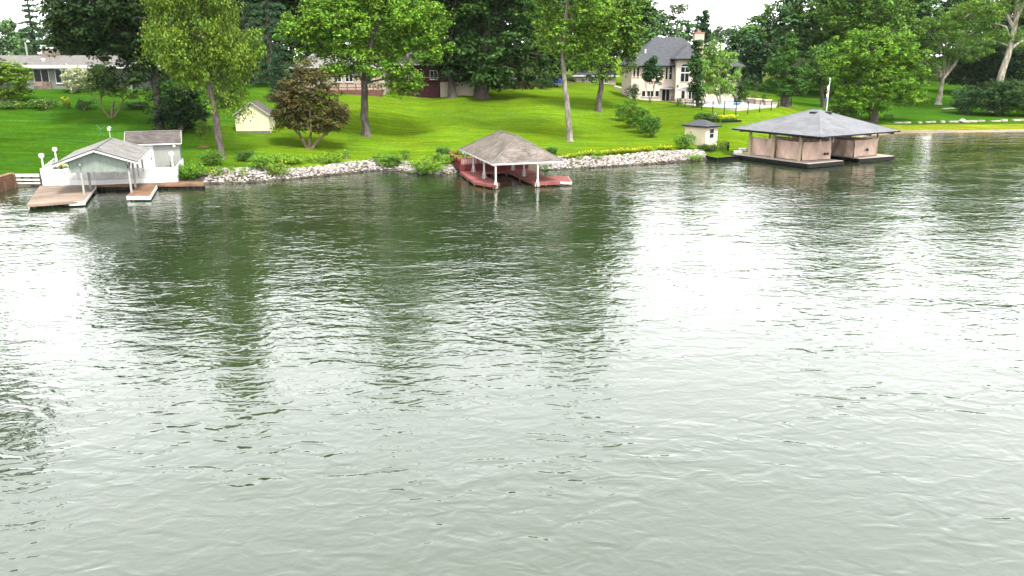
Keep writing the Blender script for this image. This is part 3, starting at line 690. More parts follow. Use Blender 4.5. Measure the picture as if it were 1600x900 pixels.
# white railing: posts, rails, balusters
RL = thing('railing', 'white baluster railing around the patio beside the boathouse', 'railing', G(150, 279, zp))
def rail_run(parent, pts, z0, h, post_every=1.8, bal=.13, m=M_white, post_r=.055, solid=None, lattice=None):
    for i in range(len(pts) - 1):
        a, b = np.array(pts[i], float), np.array(pts[i + 1], float); Ln = np.linalg.norm((b - a)[:2]); n = max(1, int(round(Ln / post_every))); za = pts[i][2]; zb = pts[i + 1][2]
        for k in range(n + (i == len(pts) - 2)):
            p = lerp(a, b, k / n); mb = MB(); fp = Frame(p[0], p[1], *(b - a)[:2]); mb.box(fp, -post_r, -post_r, p[2], post_r, post_r, p[2] + h + .06); part('post', mb, m, parent)
        for zz, hh in ((h - .03, .08), (.12, .07)):
            mb = MB(); mb.bar(a + [0, 0, zz], b + [0, 0, zz], .07, hh); part('rail', mb, m, parent)
        mb = MB(); k = int(Ln / bal)
        for q in range(k):
            p = lerp(a, b, (q + .5) / k); mb.bar(p + [0, 0, .15], p + [0, 0, h - .06], bal * .45, bal * .3)
        part('balusters', mb, m, parent, 'stuff')
rr = [G(86, 262, zp), G(66, 279.5, zp), G(150, 280.5, zp), G(276, 276, zp), G(287, 262, zp)]
rail_run(RL, rr, zp, 1.0)
# white skirt boards below the railing
SK = [G(65.5, 280.5, zp), G(150, 281.5, zp), G(276.5, 277, zp)]
for i in range(2):
    mb = MB(); boards(mb, SK[i + 1], SK[i], -.2 if i == 0 else .5, zp - .02, .3, .04, 0, R, .03); part('skirt_boards', mb, mat('white_boards', (.42, .42, .415), .5, .05, attr=True), RL, 'stuff')
# two lattice panels let into the railing under the gable
for px0, px1 in ((163, 181), (183, 200)):
    mb = MB(); a = G(px0, 280, zp) + [0, -.06, 0]; b = G(px1, 279, zp) + [0, -.06, 0]
    mb.bar(a + [0, 0, .15], b + [0, 0, .85], .03, .06); mb.bar(a + [0, 0, .85], b + [0, 0, .15], .03, .06); part('cross_brace', mb, M_white, RL)

def lamp_post(px, py, z, h, label, col=M_white):
    b = G(px, py, z); t = thing('lamp_post', label, 'lamp', b, 'white globe lamps on the patio')
    mb = MB(); mb.box(Frame(b[0], b[1], 0, 1), -.11, -.11, z, .11, .11, z + 1.1); part('base', mb, M_white, t)
    mb = MB(); mb.tube([(b[0], b[1], z + 1.05), (b[0], b[1], z + h - .35)], [.10, .08], 8); part('pole', mb, M_white, t)
    mb = MB(); mb.lathe((b[0], b[1], z + h - .36), [(.05, 0), (.12, .02), (.13, .06), (.2, .12), (.245, .22), (.25, .32), (.2, .44), (.1, .5), (.02, .52)], 14); part('globe', mb, M_globe, t, smooth=True)
lamp_post(70.5, 279.5, zp, 2.45, 'white globe lamp at the water end of the patio railing')
lamp_post(90, 263, zp, 2.2, 'white globe lamp at the lawn corner of the patio railing behind the dock')
lamp_post(272, 277, zp, 2.5, 'white globe lamp on the railing in front of the sage shed')

# patio table and chair
b = G(97, 272, zp); t = thing('patio_table', 'dark round patio table with yellow flowers under the boathouse eave', 'table', b)
mb = MB(); mb.lathe((b[0], b[1], zp + .68), [(.75, 0), (.78, .02), (.75, .05)], 16); part('table_top', mb, M_black, t)
mb = MB(); mb.lathe(b, [(.28, 0), (.26, .04), (.05, .07), (.05, .68)], 10); part('pedestal', mb, M_black, t)
rng_ = np.random.default_rng(4); mb = MB(); mb.lathe((b[0], b[1], zp + .73), [(.1, 0), (.16, .2), (.17, .22)], 10); pot = solo('flower_pot', mb, mat('terracotta', (.25, .12, .07)), 'small pot of yellow flowers on the dark patio table', 'pot')
n = 160; pos = np.array(b) + rng_.normal(size=(n, 3)) * [.22, .22, .09] + [0, 0, 1.05]; nr = unit(rng_, n); nr[:, 2] += .6
cl = np.where(rng_.random(n)[:, None] < .6, np.array([[.6, .5, .02]]), np.array([[.06, .14, .02]])); fl = leaf_mesh('flowers', pos, nr, np.full(n, .12), cl, pot, leaf_mat('petal', .25), rng_, .7); fl['kind'] = 'stuff'
def patio_chair(px, py, z, label, ang=0.0, group=None, m=M_black):
    b = G(px, py, z); f = Frame(b[0], b[1], math.sin(ang), math.cos(ang)); t = thing('patio_chair', label, 'chair', b, group)
    mb = MB(); mb.box(f, -.27, -.26, z + .4, .27, .26, z + .45); part('seat', mb, m, t)
    mb = MB()
    for k in range(6): mb.bar(f(-.22 + .088 * k, .25, z + .45), f(-.22 + .088 * k, .36, z + .98), .03, .02)
    mb.bar(f(-.27, .36, z + 1.0), f(.27, .36, z + 1.0), .04, .05); part('backrest', mb, m, t)
    for sx in (-.25, .25):
        for sy in (-.23, .23):
            mb = MB(); mb.bar(f(sx, sy, z), f(sx, sy, z + .42), .04, .04); part('leg', mb, m, t)
        mb = MB(); mb.bar(f(sx, -.25, z + .66), f(sx, .3, z + .68), .05, .03); mb.bar(f(sx, -.23, z + .42), f(sx, -.23, z + .66), .03, .03); part('armrest', mb, m, t)
patio_chair(104, 269, zp, 'pale slatted patio chair beside the patio table with flowers', -.6, m=mat('pale_metal', (.35, .37, .36), .5))
patio_chair(267, 268.5, zp, 'black slatted patio chair in front of the sage shed', .3)

# sage shed with white door
SH = Frame(*G(284, 261, 1.0)[:2], -.34, .94)
s0 = -5.35
T = thing('garden_shed', 'sage green shed with brown shingle roof and a white door behind the boathouse', 'shed', SH(-2.6, 2, .9))
mb = MB(); rg = random.Random(6)
for (A, B) in ((SH(-2.75, 0, 0), SH(0, 0, 0)), (SH(0, 0, 0), SH(0, 3.8, 0)), (SH(0, 3.8, 0), SH(s0, 3.8, 0)), (SH(s0, 3.8, 0), SH(s0, 0, 0))):
    boards(mb, A, B, .6, 3.75, .3, .06, 0, rg, .03)
part('wall', mb, M_sagew, T, 'stuff')
mb = MB(); mb.box(SH, s0, -.03, .98, -2.76, .05, 3.75); dr = part('white_door', mb, M_white, T)
mb = MB(); mb.box(SH, -3.1, -.09, 2.0, -2.95, -.035, 2.15); part('handle', mb, M_black, dr)
zr = 4.95
mb = MB()
for bb in (-.35, 4.15):
    mb.hexa([SH(s0 - .25, bb, 3.72), SH(.25, bb, 3.72), SH(.25, 1.9, zr - .06), SH(s0 - .25, 1.9, zr - .06), SH(s0 - .25, bb, 3.8), SH(.25, bb, 3.8), SH(.25, 1.9, zr), SH(s0 - .25, 1.9, zr)])
rf = part('roof', mb, M_dark, T)
mb = MB(); shingles(mb, [SH(s0 - .25, -.35, 3.8), SH(.25, -.35, 3.8), SH(.25, 1.9, zr), SH(s0 - .25, 1.9, zr)], .2, .5, rng=rg, jit=.2)
shingles(mb, [SH(.25, 4.15, 3.8), SH(s0 - .25, 4.15, 3.8), SH(s0 - .25, 1.9, zr), SH(.25, 1.9, zr)], .2, .5, rng=rg, jit=.2); part('shingles', mb, M_shB, rf, 'stuff')
mb = MB(); mb.bar(SH(s0 - .27, 1.9, zr + .03), SH(.27, 1.9, zr + .03), .22, .06); part('ridge_cap', mb, M_shL, rf)
mb = MB(); mb.bar(SH(s0 - .27, -.38, 3.68), SH(.27, -.38, 3.68), .05, .14); part('fascia', mb, mat('pale_trim', (.33, .34, .32), .6), rf)
for aa in (s0 + .03, -.03):
    mb = MB(); mb.poly([SH(aa, .02, 3.74), SH(aa, 3.78, 3.74), SH(aa, 1.9, zr - .09)]); part('gable', mb, M_sagew, T)
for aa in (s0 - .27, .27):
    for bb in (-.36, 4.16):
        mb = MB(); mb.bar(SH(aa, bb, 3.72), SH(aa, 1.9, zr - .06), .05, .12); part('rake_board', mb, mat('pale_trim', (.33, .34, .32), .6), rf)
p = SH(-.55, -.14, 3.42); mb = MB(); mb.lathe((p[0], p[1], p[2] - .15), [(.02, 0), (.13, .05), (.17, .15), (.13, .26), (.05, .3)], 12); lp = part('wall_lamp', mb, M_globe, T, smooth=True)
mb = MB(); mb.bar(SH(-.55, 0, 3.42), SH(-.55, -.1, 3.42), .06, .06); part('lamp_arm', mb, M_white, lp)

# little things on the lawn behind: white bird house on a post, green ironwork stand
b = ground(172.5, 216); Hh = P(172.5, 202, b[1])[2]; t = thing('bird_house', 'white bird house on a thin post behind the boathouse roof', 'bird house', b)
mb = MB(); mb.tube([b, (b[0], b[1], Hh - .2)], [.05, .04], 6); part('post', mb, M_white, t)
fb = Frame(b[0], b[1], 0, 1); mb = MB(); mb.box(fb, -.17, -.15, Hh - .17, .17, .15, Hh + .14); part('house', mb, M_white, t)
mb = MB(); mb.hexa([fb(-.23, -.2, Hh + .135), fb(0, -.2, Hh + .33), fb(0, .2, Hh + .33), fb(-.23, .2, Hh + .135), fb(-.23, -.2, Hh + .185), fb(0, -.2, Hh + .38), fb(0, .2, Hh + .38), fb(-.23, .2, Hh + .185)])
mb.hexa([fb(0, -.2, Hh + .33), fb(.23, -.2, Hh + .135), fb(.23, .2, Hh + .135), fb(0, .2, Hh + .33), fb(0, -.2, Hh + .38), fb(.23, -.2, Hh + .185), fb(.23, .2, Hh + .185), fb(0, .2, Hh + .38)]); part('roof', mb, M_white, t)
b = ground(158, 212); t = thing('plant_stand', 'green metal plant stand with curling arms on the lawn', 'plant stand', b); Mg = mat('green_metal', (.045, .12, .065), .5)
mb = MB(); mb.tube([b, b + [0, 0, 1.15]], [.04, .035], 6); part('pole', mb, Mg, t)
for k in range(3):
    th = 2.1 * k + .3; mb = MB(); mb.tube([b + [math.cos(th) * .5, math.sin(th) * .5, 0], b + [math.cos(th) * .2, math.sin(th) * .2, .15], b + [0, 0, .3]], [.025] * 3, 5); part('foot', mb, Mg, t)
    mb = MB(); mb.tube([b + [0, 0, .9], b + [math.cos(th) * .35, math.sin(th) * .3, 1.0], b + [math.cos(th) * .65, math.sin(th) * .5, 1.3], b + [math.cos(th) * .5, math.sin(th) * .4, 1.42]], [.03, .03, .025, .02], 5); part('arm', mb, Mg, t)

# white boarded edge of the neighbouring dock, timber retaining wall
a, b = G(22, 291, 0), G(64, 291, 0); t = thing('board_fence', 'low white fence of three horizontal boards on the water edge', 'fence', a)
for k, (zz, hh) in enumerate(((1.25, .3), (.78, .16), (.42, .16))):
    mb = MB(); mb.bar(a + [0, 0, zz - .1], b + [0, 0, zz - .1], .06, hh); part('board', mb, M_white, t)
for k in range(4):
    p = lerp(a, b, k / 3.0); mb = MB(); mb.box(Frame(p[0], p[1], 0, 1), -.07, .05, -.6, .07, .19, 1.2); part('post', mb, M_pile, t)
t0, t1 = G(23, 292, 0), G(-30, 310, 0); dv = (t1 - t0)[:2]; t = thing('timber_wall', 'brown timber retaining wall at the water beside the white board fence', 'retaining wall', t0)
Mt = mat('old_timber', (.085, .048, .03), .85, .3, 1.5, attr=True)
for k in range(4):
    mb = MB(); mb.bar(t0 + [0, 0, .15 + .34 * k], t1 + [0, 0, .15 + .34 * k], .3, .325, (1 + .15 * (k - 1.5) * .5,) * 3); part('timber', mb, Mt, t)
mb = MB(); mb.bar(t0 + [-.2, .2, 1.42], t1 + [-.2, .2, 1.42], .6, .07, (1.5, 1.5, 1.5)); part('cap_board', mb, Mt, t)  # brighter tint paints in the light caught by the wall's top edge
for k in range(4):
    p = lerp(t0, t1, .02 + .3 * k); n2 = np.array([-dv[1], dv[0]]) / np.linalg.norm(dv) * (.22 if -dv[1] > 0 else -.22); mb = MB(); mb.box(Frame(p[0] + abs(n2[0]), p[1] - abs(n2[1]), *dv), -.09, -.09, -.8, .09, .09, 1.35); part('post', mb, Mt, t)

# ================================================================== RED DOCK WITH HIP ROOF
fr = Frame(-1.9, 81.6, -.29, .957)
RD = thing('covered_dock', 'red dock with grey hip roof on white posts and a railed deck behind', 'dock', fr(3.5, 6, 0))
W, Lr, EZ, RZ = 7.6, 14.2, 2.66, 4.98
c = [fr(-.15, 0, EZ), fr(W, 0, EZ), fr(W, Lr, EZ), fr(-.15, Lr, EZ)]; r0_, r1_ = fr(3.72, 3.5, RZ), fr(3.72, Lr - 3.5, RZ)
mb = MB(); dn = np.array([0, 0, -.1])
for q in ([c[0], c[1], r0_], [c[1], c[2], r1_, r0_], [c[2], c[3], r1_], [c[3], c[0], r0_, r1_]):
    mb.poly(q); mb.poly([tuple(np.array(x) + dn) for x in q[::-1]])
roof = part('roof', mb, M_dark, RD); rg = random.Random(8)
mb = MB()
shingles(mb, [c[0], c[1], r0_], .2, .42, rng=rg, jit=.26, tint=(1.08, 1.03, 1.02)); shingles(mb, [c[1], c[2], r1_, r0_], .2, .42, rng=rg, jit=.18); shingles(mb, [c[2], c[3], r1_], .2, .42, rng=rg, jit=.18); shingles(mb, [c[3], c[0], r0_, r1_], .2, .42, rng=rg, jit=.14, tint=(1.05, 1.0, .96))
part('shingles', mb, mat('weathered_shingle', (.084, .075, .067), .9, .3, .7, attr=True), roof, 'stuff')
for p, q in ((c[0], r0_), (c[1], r0_), (c[2], r1_), (c[3], r1_), (r0_, r1_)):
    mb = MB(); mb.bar(np.array(p) + [0, 0, .035], np.array(q) + [0, 0, .035], .16, .035); part('ridge_cap', mb, mat('hip_cap', (.10, .09, .082), .9), roof)
for i in range(4):
    mb = MB(); mb.bar(np.array(c[i]) + [0, 0, -.1], np.array(c[(i + 1) % 4]) + [0, 0, -.08], .06, .14); part('fascia', mb, M_white, roof)
mb = MB()
for bb in (.3, 5, 10, 13.8): mb.box(fr, .05, bb - .06, 2.4, 7.4, bb + .06, 2.54)
for aa in (.3, 4.8): mb.box(fr, aa - .07, .1, 2.28, aa + .07, 13.9, 2.4)
part('rafters', mb, M_white, roof, 'stuff')
zd = .45
M_dockw = mat('weathered_white', (.34, .33, .31), .7, .15, 3)
def post(a, b, parent, z0, z1):
    mb = MB(); mb.box(fr, a - .08, b - .08, z0, a + .08, b + .08, z1); p_ = part('post', mb, M_dockw, parent)
    for dx, dy in ((1, 0), (-1, 0), (0, 1), (0, -1)):
        mb = MB(); q0 = np.array(fr(a + dx * .24, b + dy * .24, z0 + .03)); q1 = np.array(fr(a + dx * .07, b + dy * .07, z0 + .85)); mb.bar(q0, q1, .06, .06); part('knee_brace', mb, M_dockw, p_)
for a, b in ((.3, .2), (.3, 4.8), (.4, 9.9), (4.8, .1), (4.9, 5.1), (5.2, 10.2)): post(a, b, RD, zd if b > 1 else .05, 2.3)
for a, b in ((.4, 13.7), (6.6, 13.7)): 
    mb = MB(); mb.box(fr, a - .08, b - .08, .4, a + .08, b + .08, 2.45); part('post', mb, M_white, RD)
rects = [('finger_boards', (-1.1, .6, 1.0, 11)), ('finger_boards', (4.5, .2, 7.3, 11)), ('walk_boards', (1.0, 9.9, 4.5, 11)), ('landing_boards', (7.3, .0, 10.2, 4.4))]
rg = random.Random(9)
for nm, (x0, y0, x1, y1) in rects:
    pl = [fr(x0, y0, zd), fr(x1, y0, zd), fr(x1, y1, zd), fr(x0, y1, zd)]
    if nm == 'landing_boards': pl = [fr(7.31, .6, zd), fr(8.5, -.1, zd), fr(9.6, 3.9, zd), fr(7.31, 4.6, zd)]
    if x0 == -1.1: pl = [fr(-1.35, 2.9, zd), fr(.15, -.2, zd), fr(1.0, 1.2, zd), fr(1.0, 11, zd), fr(-.9, 11, zd)]
    mb = MB(); planks(mb, pl, zd, fr.a if nm != 'landing_boards' else fr.b, .15, rng=rg, jit=.12); part(nm, mb, M_redw, RD, 'stuff')
    skirt(RD, pl, range(len(pl)), M_redw if nm != 'landing_boards' else mat('pale_edge', (.45, .38, .36), .7), .18, zd - .03, th=.045)
    cx = np.mean([np.array(q) for q in pl], 0); piles(RD, [lerp(q, cx, .1) for q in pl] + [lerp(lerp(pl[i], pl[(i + 1) % len(pl)], .5), cx, .06) for i in range(len(pl))], mat('grey_pile', (.13, .12, .10), .8, .3), .07, -1.2, .4)
# raised deck behind
zf = 1.15
pl = [fr(-.8, 11.05, zf), fr(7.3, 11.05, zf), fr(7.3, 20, zf), fr(-.6, 20, zf)]
mb = MB(); planks(mb, pl, zf, fr.a, .15, rng=rg); part('deck_boards', mb, M_redw, RD, 'stuff')
for i, (A, B) in enumerate(((pl[1], pl[0]), (pl[2], pl[1]), (pl[0], pl[3]))):
    mb = MB(); boards(mb, A, B, .3 if i == 0 else .5, zf - .02, .22, .05, .0, rg, .1); part('skirt_boards', mb, M_red, RD, 'stuff')
piles(RD, [lerp(pl[0], pl[3], t) for t in (.02, .35, .7)] + [lerp(pl[1], pl[2], t) for t in (.02, .35, .7)], mat('grey_pile', (.13, .12, .10), .8, .3), .08, -1.3, 1.1)
def deck_rail(A, B, solid, n_posts, h=.72, m=M_red, mb_m=None):
    A, B = np.array(A), np.array(B)
    for k in range(n_posts + 1):
        p = lerp(A, B, k / n_posts); mb = MB(); f2 = Frame(p[0], p[1], *(B - A)[:2]); mb.box(f2, -.06, -.06, zf - .02, .06, .06, zf + h); part('rail_post', mb, m, RD)
    mb = MB(); mb.bar(A + [0, 0, h + .03], B + [0, 0, h + .03], .16, .05); part('handrail', mb, mat('brown_rail', (.16, .06, .035), .7, .15, attr=True), RD)
    if solid:
        mb = MB(); boards(mb, A, B, zf, zf + h * .62, .2, .03, -.015, rg, .08); part('rail_boards', mb, m, RD, 'stuff')
    else:
        mb = MB(); mb.bar(A + [0, 0, .08], B + [0, 0, .08], .06, .06); part('rail', mb, m, RD)
        mb = MB(); k = int(np.linalg.norm((B - A)[:2]) / .2)
        for q in range(k):
            p = lerp(A, B, (q + .5) / k); mb.bar(p + [0, 0, .1], p + [0, 0, h], .07, .05)
        part('balusters', mb, mb_m or mat('pink_baluster', (.42, .28, .27), .7), RD, 'stuff')
deck_rail(pl[0], fr(7.3, 11.05, zf), False, 4)
deck_rail(pl[3], pl[0], True, 4)
deck_rail(pl[3], fr(4, 20, zf), True, 3)
p = fr(1.0, 16, zf); mb = MB(); mb.lathe((p[0], p[1], zf), [(.16, 0), (.2, .3), (.22, .34), (.2, .36)], 12); pt = solo('planter_pot', mb, mat('terracotta', (.25, .12, .07)), 'potted leafy plant on the red railed deck', 'pot')
rng_ = np.random.default_rng(9); LB = [(np.array([p[0], p[1], zf + 1.0]), (.9, .7, .45)), (np.array([p[0] + 1, p[1], zf + .75]), (.6, .6, .4))]; C_, R_ = lobe_clumps(rng_, LB, .3); foliage('foliage', pt, rng_, C_, R_, 20, .16, (.10, .17, .02))
b = fr(.3, 14.4, zf); t = thing('deck_lantern', 'small white lantern on a dark post of the red deck rail', 'lantern', fr(.3, 14.4, zf))
mb = MB(); mb.tube([b, (b[0], b[1], zf + .85)], [.04, .04], 6); part('post', mb, M_dark, t)
mb = MB(); mb.lathe((b[0], b[1], zf + .85), [(.07, 0), (.1, .05), (.1, .28), (.13, .3), (.02, .4)], 10); part('lamp', mb, M_globe, t)

# ================================================================== PALE HIP-ROOF BOATHOUSE WITH CURTAINS
fr = Frame(36.7, 96.2, -.53, .848)
CB = thing('curtained_boathouse', 'wide boathouse with low pale grey hip roof and beige canvas curtains', 'boathouse', fr(7, 7, 0))
W, Lr, EZ, RZ = 15.6, 14.0, 3.95, 6.55
c = [fr(0, 0, EZ), fr(W, 0, EZ), fr(W, Lr, EZ), fr(0, Lr, EZ)]; r0_, r1_ = fr(W / 2, Lr / 2 - .5, RZ), fr(W / 2, Lr / 2 + .5, RZ)
mb = MB(); dn = np.array([0, 0, -.14]); faces4 = ([c[0], c[1], r0_], [c[1], c[2], r1_, r0_], [c[2], c[3], r1_], [c[3], c[0], r0_, r1_])
for q in faces4:
    mb.poly(q); mb.poly([tuple(np.array(x) + dn) for x in q[::-1]])
roof = part('roof', mb, M_dark, CB); rg = random.Random(12); mb = MB()
for q in faces4: shingles(mb, q, .24, .6, .02, rng=rg, jit=.035)
part('shingles', mb, M_shP, roof, 'stuff')
for i in range(4):
    mb = MB(); mb.bar(np.array(c[i]) + [0, 0, -.1], np.array(c[(i + 1) % 4]) + [0, 0, -.09], .08, .17); part('fascia', mb, M_dark, roof)
for p, q in ((c[0], r0_), (c[1], r0_), (c[2], r1_), (c[3], r1_), (r0_, r1_)):
    mb = MB(); mb.bar(np.array(p) + [0, 0, .02], np.array(q) + [0, 0, .02], .22, .025); part('ridge_cap', mb, M_shP, roof)
for px, py in ((1259, 177.5), (1289, 178)):
    # low black vents near the peak, seated on the roof planes
    a_ = 6.5 if px < 1270 else 9.2
    if px < 1270: q = lerp(c[3], c[0], .52); p = lerp(q, r0_, .84)
    else: q = lerp(c[0], c[1], .62); p = lerp(q, r0_, .84)
    mb = MB(); f2 = Frame(p[0], p[1], *((0.53, .848) if px > 1270 else (.848, .53))); mb.hexa([f2(-.45, -.25, p[2] - .1), f2(.45, -.25, p[2] - .1), f2(.45, .3, p[2] - .02), f2(-.45, .3, p[2] - .02), f2(-.4, -.2, p[2] + .16), f2(.4, -.2, p[2] + .16), f2(.38, .22, p[2] + .2), f2(-.38, .22, p[2] + .2)]); part('roof_vent', mb, M_black, roof)
zd = .6
M_beige = mat('beige_post', (.24, .19, .13), .6, .06, 3)
for b_ in (3.9, 8.0, 11.9):
    p = fr(1.3, b_, zd); mb = MB(); mb.tube([p, (p[0], p[1], 3.85)], [.2, .2], 14); part('column', mb, M_beige, CB, smooth=True)
for a_, b_ in ((6.2, 12.9), (10.2, 12.9), (14.9, 12.5), (14.9, 2.6), (6.2, 3.4)):
    mb = MB(); mb.box(fr, a_ - .09, b_ - .09, zd, a_ + .09, b_ + .09, 3.85); part('post', mb, M_beige if a_ > 14 or b_ > 10 else M_white, CB)
for a_ in (1.3, 6.2, 10.2, 14.9):
    mb = MB(); mb.box(fr, a_ - .09, .4, 3.55, a_ + .09, 13.6, 3.82); part('beam', mb, M_dark, CB)
for b_ in (3.2, 8, 13): 
    mb = MB(); mb.box(fr, .5, b_ - .08, 3.56, 15.2, b_ + .08, 3.8); part('beam', mb, M_dark, CB)
M_canvas = mat('canvas', (.40, .285, .23), .9, .14, 1.4, .01, 4, color2=(.33, .235, .19), c2scale=.9, stretch=(1, 1, .5))
def curtain(A, B, z0, z1, seed, amp=.075, name='curtain', sag=.06):
    rng = np.random.default_rng(seed); A = np.array(A)[:2]; B = np.array(B)[:2]; Ln = np.linalg.norm(B - A); d = (B - A) / Ln; n = np.array([-d[1], d[0]]); nx = int(Ln / .14) + 2; nz = 12; v = []; f = []
    ph = rng.random(6) * 6.28
    def off(s, h): return amp * (math.sin(s * 2.2 + ph[0] + 1.5 * h) + .6 * math.sin(s * 4.7 + ph[1] - 2 * h) + .5 * math.sin((s - h * 1.6) * 3.1 + ph[2]) + .35 * math.sin((s + h * 2.4) * 6 + ph[3]))
    for side in (0, 1):
        for j in range(nz + 1):
            h = j / nz
            for i in range(nx + 1):
                s = Ln * i / nx; p = A + d * s + n * (off(s, h) + .015 * side); zt = z1 - sag * math.sin(math.pi * i / nx) - .03 * abs(math.sin(s * 2.2)); v.append((*p, z0 + (zt - z0) * h))
    m_ = (nx + 1) * (nz + 1)
    for side in (0, 1):
        for j in range(nz):
            for i in range(nx):
                q = side * m_ + j * (nx + 1) + i; f.append((q, q + 1, q + nx + 2, q + nx + 1))
    o = link_mesh(name, v, f, M_canvas, CB, None, True); return o
curtain(fr(1.75, 11.9, 0), fr(1.75, 8.05, 0), .66, 3.0, 1); curtain(fr(1.75, 7.95, 0), fr(1.75, 3.9, 0), .66, 2.95, 2); cu = curtain(fr(1.75, 3.75, 0), fr(6.15, 3.05, 0), .66, 2.95, 3)
curtain(fr(6.2, 3.1, 0), fr(6.3, 12.5, 0), .66, 2.9, 4)
cr = curtain(fr(10.25, 2.6, 0), fr(14.9, 2.5, 0), .66, 2.85, 5); curtain(fr(10.2, 12.5, 0), fr(10.2, 2.65, 0), .66, 2.8, 6); curtain(fr(14.95, 2.5, 0), fr(14.95, 9.5, 0), .66, 2.7, 7)
mb = MB(); mb.prism([fr(10.3, 2.7, 0)[:2], fr(14.85, 2.6, 0)[:2], fr(14.85, 8, 0)[:2], fr(10.3, 8, 0)[:2]], 2.72, 2.76); part('canvas_top', mb, M_canvas, CB)
for par, pts in ((cu, ((5.0, 3.0, 1.35), (5.45, 2.93, 1.35))), (cr, ((12.6, 2.33, 1.5),))):
    for (a_, b_, z_) in pts:
        mb = MB(); p = np.array(fr(a_, b_ + .02, z_)); q = np.array(fr(a_, b_ - .12, z_)); mb.tube([p, q], [.17, .15], 10); part('fender', mb, M_black, par)
# platforms with pale top and black edge
M_ptop = mat('pale_deck', (.25, .21, .175), .8, .1, 1.2, attr=True)
for pl in ([fr(.1, 1.5, zd), fr(6.5, 1.3, zd), fr(6.5, 15, zd), fr(.1, 13.8, zd)], [fr(10.0, 1.6, zd), fr(16.6, 1.0, zd), fr(16.8, 4.2, zd), fr(15.4, 4.3, zd), fr(15.4, 14, zd), fr(10.0, 14, zd)], [fr(6.5, 12.9, zd), fr(10.0, 12.9, zd), fr(10.0, 15.2, zd), fr(6.5, 15.2, zd)]):
    mb = MB(); planks(mb, pl, zd, fr.a, .2, rng=rg, jit=.06); part('platform_boards', mb, M_ptop, CB, 'stuff')
    skirt(CB, pl, range(len(pl)), M_black, .08, zd - .05, th=.08, name='edge_board')
    cx = np.mean([np.array(q) for q in pl], 0); piles(CB, [lerp(q, cx, .12) for q in pl], M_pile, .1, -1.5, .5)
# white hanging straps over the front curtain
for a_ in (3.6, 6.1):
    mb = MB(); mb.bar(fr(a_, 2.75, 2.7), fr(a_, 2.75, 3.62), .09, .03); part('strap', mb, M_white, CB)
# rail frame on the far bay
rf_ = thing('rail_frame', 'pale metal rail standing above the canvas box of the boathouse', 'rail', fr(13, 8.3, 2.76))
for a_ in (12, 13, 14.2):
    mb = MB(); mb.bar(fr(a_, 7.4, 2.76), fr(a_, 7.4, 3.35), .05, .05); part('post', mb, mat('lime_metal', (.40, .42, .12), .5), rf_)
mb = MB(); mb.bar(fr(11.9, 7.4, 3.37), fr(14.3, 7.4, 3.37), .06, .06); part('rail', mb, mat('lime_metal', (.40, .42, .12), .5), rf_)

# flagpole beyond the boathouse
b = np.array([P(1290, 180, 124)[0], 124, 0]); b[2] = gz(b[0], 124); top = P(1297, 124, 124)
t = thing('flagpole', 'thin white flagpole with a furled flag rising behind the pale boathouse roof', 'flagpole', b)
mb = MB(); mb.tube([b - [0, 0, .2], (b[0] + .1, 124, top[2])], [.10, .055], 8); part('pole', mb, M_white, t)
mb = MB(); mb.lathe((b[0] + .1, 124, top[2]), [(.03, 0), (.1, .06), (.1, .14), (.02, .2)], 10); part('finial', mb, M_globe, t)
for k, colr in enumerate(((.55, .52, .5), (.42, .12, .12), (.55, .52, .5), (.10, .12, .3))):
    zt = top[2] - .9 - .55 * k; mb = MB(); mb.tube([(b[0] - .02, 123.9, zt), (b[0] - .14, 123.88, zt - .3), (b[0] - .08, 123.9, zt - .6)], [.08, .15, .1], 7); part('flag_fold', mb, mat('flag%d' % k, colr, .9), t)

# grass landing with black edging, next to the curtained boathouse
lp = [G(1096, 242, .42), G(1122, 247, .42), G(1160, 243.5, .42), G(1170, 236, .42), G(1120, 235, .42), G(1098, 238, .42)]
mb = MB(); mb.prism([tuple(q[:2]) for q in lp], -.5, .40, (.050, .098, .003)); o = part('grass_landing', mb, LAWN); o['kind'] = 'structure'
t = thing('bulkhead', 'black bulkhead edging the small grass landing beside the curtained boathouse', 'bulkhead', lp[1])
for i in (0, 1):
    a, b = np.array(lp[i]), np.array(lp[i + 1]); mb = MB(); boards(mb, a, b, -.6, .46, .35, .12, -.14, R, .1); part('plank_wall', mb, M_black, t, 'stuff')
mb = MB(); mb.bar(lerp(lp[1], lp[2], .02) + [0, -.12, .05], lerp(lp[1], lp[2], 1) + [0, -.12, .05], .2, .08); part('cap', mb, M_black, t)
for px in (1153, 1160):
    p = G(px, 236 - (px - 1153) * .5, .9); 
    mb = MB(); mb.box(Frame(p[0], p[1], 0, 1), -.5, -.35, p[2] - .3, .5, .35, p[2] + .06); solo('stepping_slab', mb, mat('pale_slab', (.5, .48, .45), .85), 'pale stone slab step between the lawn and the curtained boathouse', 'slab', 'slab steps by the boathouse')
b = np.array(G(1137, 239, .42)); b[2] = .39; t = thing('garden_statue', 'slim dark garden figure on the grass landing', 'statue', b)
mb = MB(); mb.lathe(b, [(.2, 0), (.2, .12), (.13, .16)], 10); part('plinth', mb, M_white, t)
mb = MB(); mb.lathe(b + [0, 0, .15], [(.14, 0), (.17, .2), (.13, .5), (.2, .75), (.21, .9), (.1, 1.02), (.06, 1.08), (.11, 1.16), (.12, 1.25), (.05, 1.36)], 10); part('figure', mb, M_black, t, smooth=True)

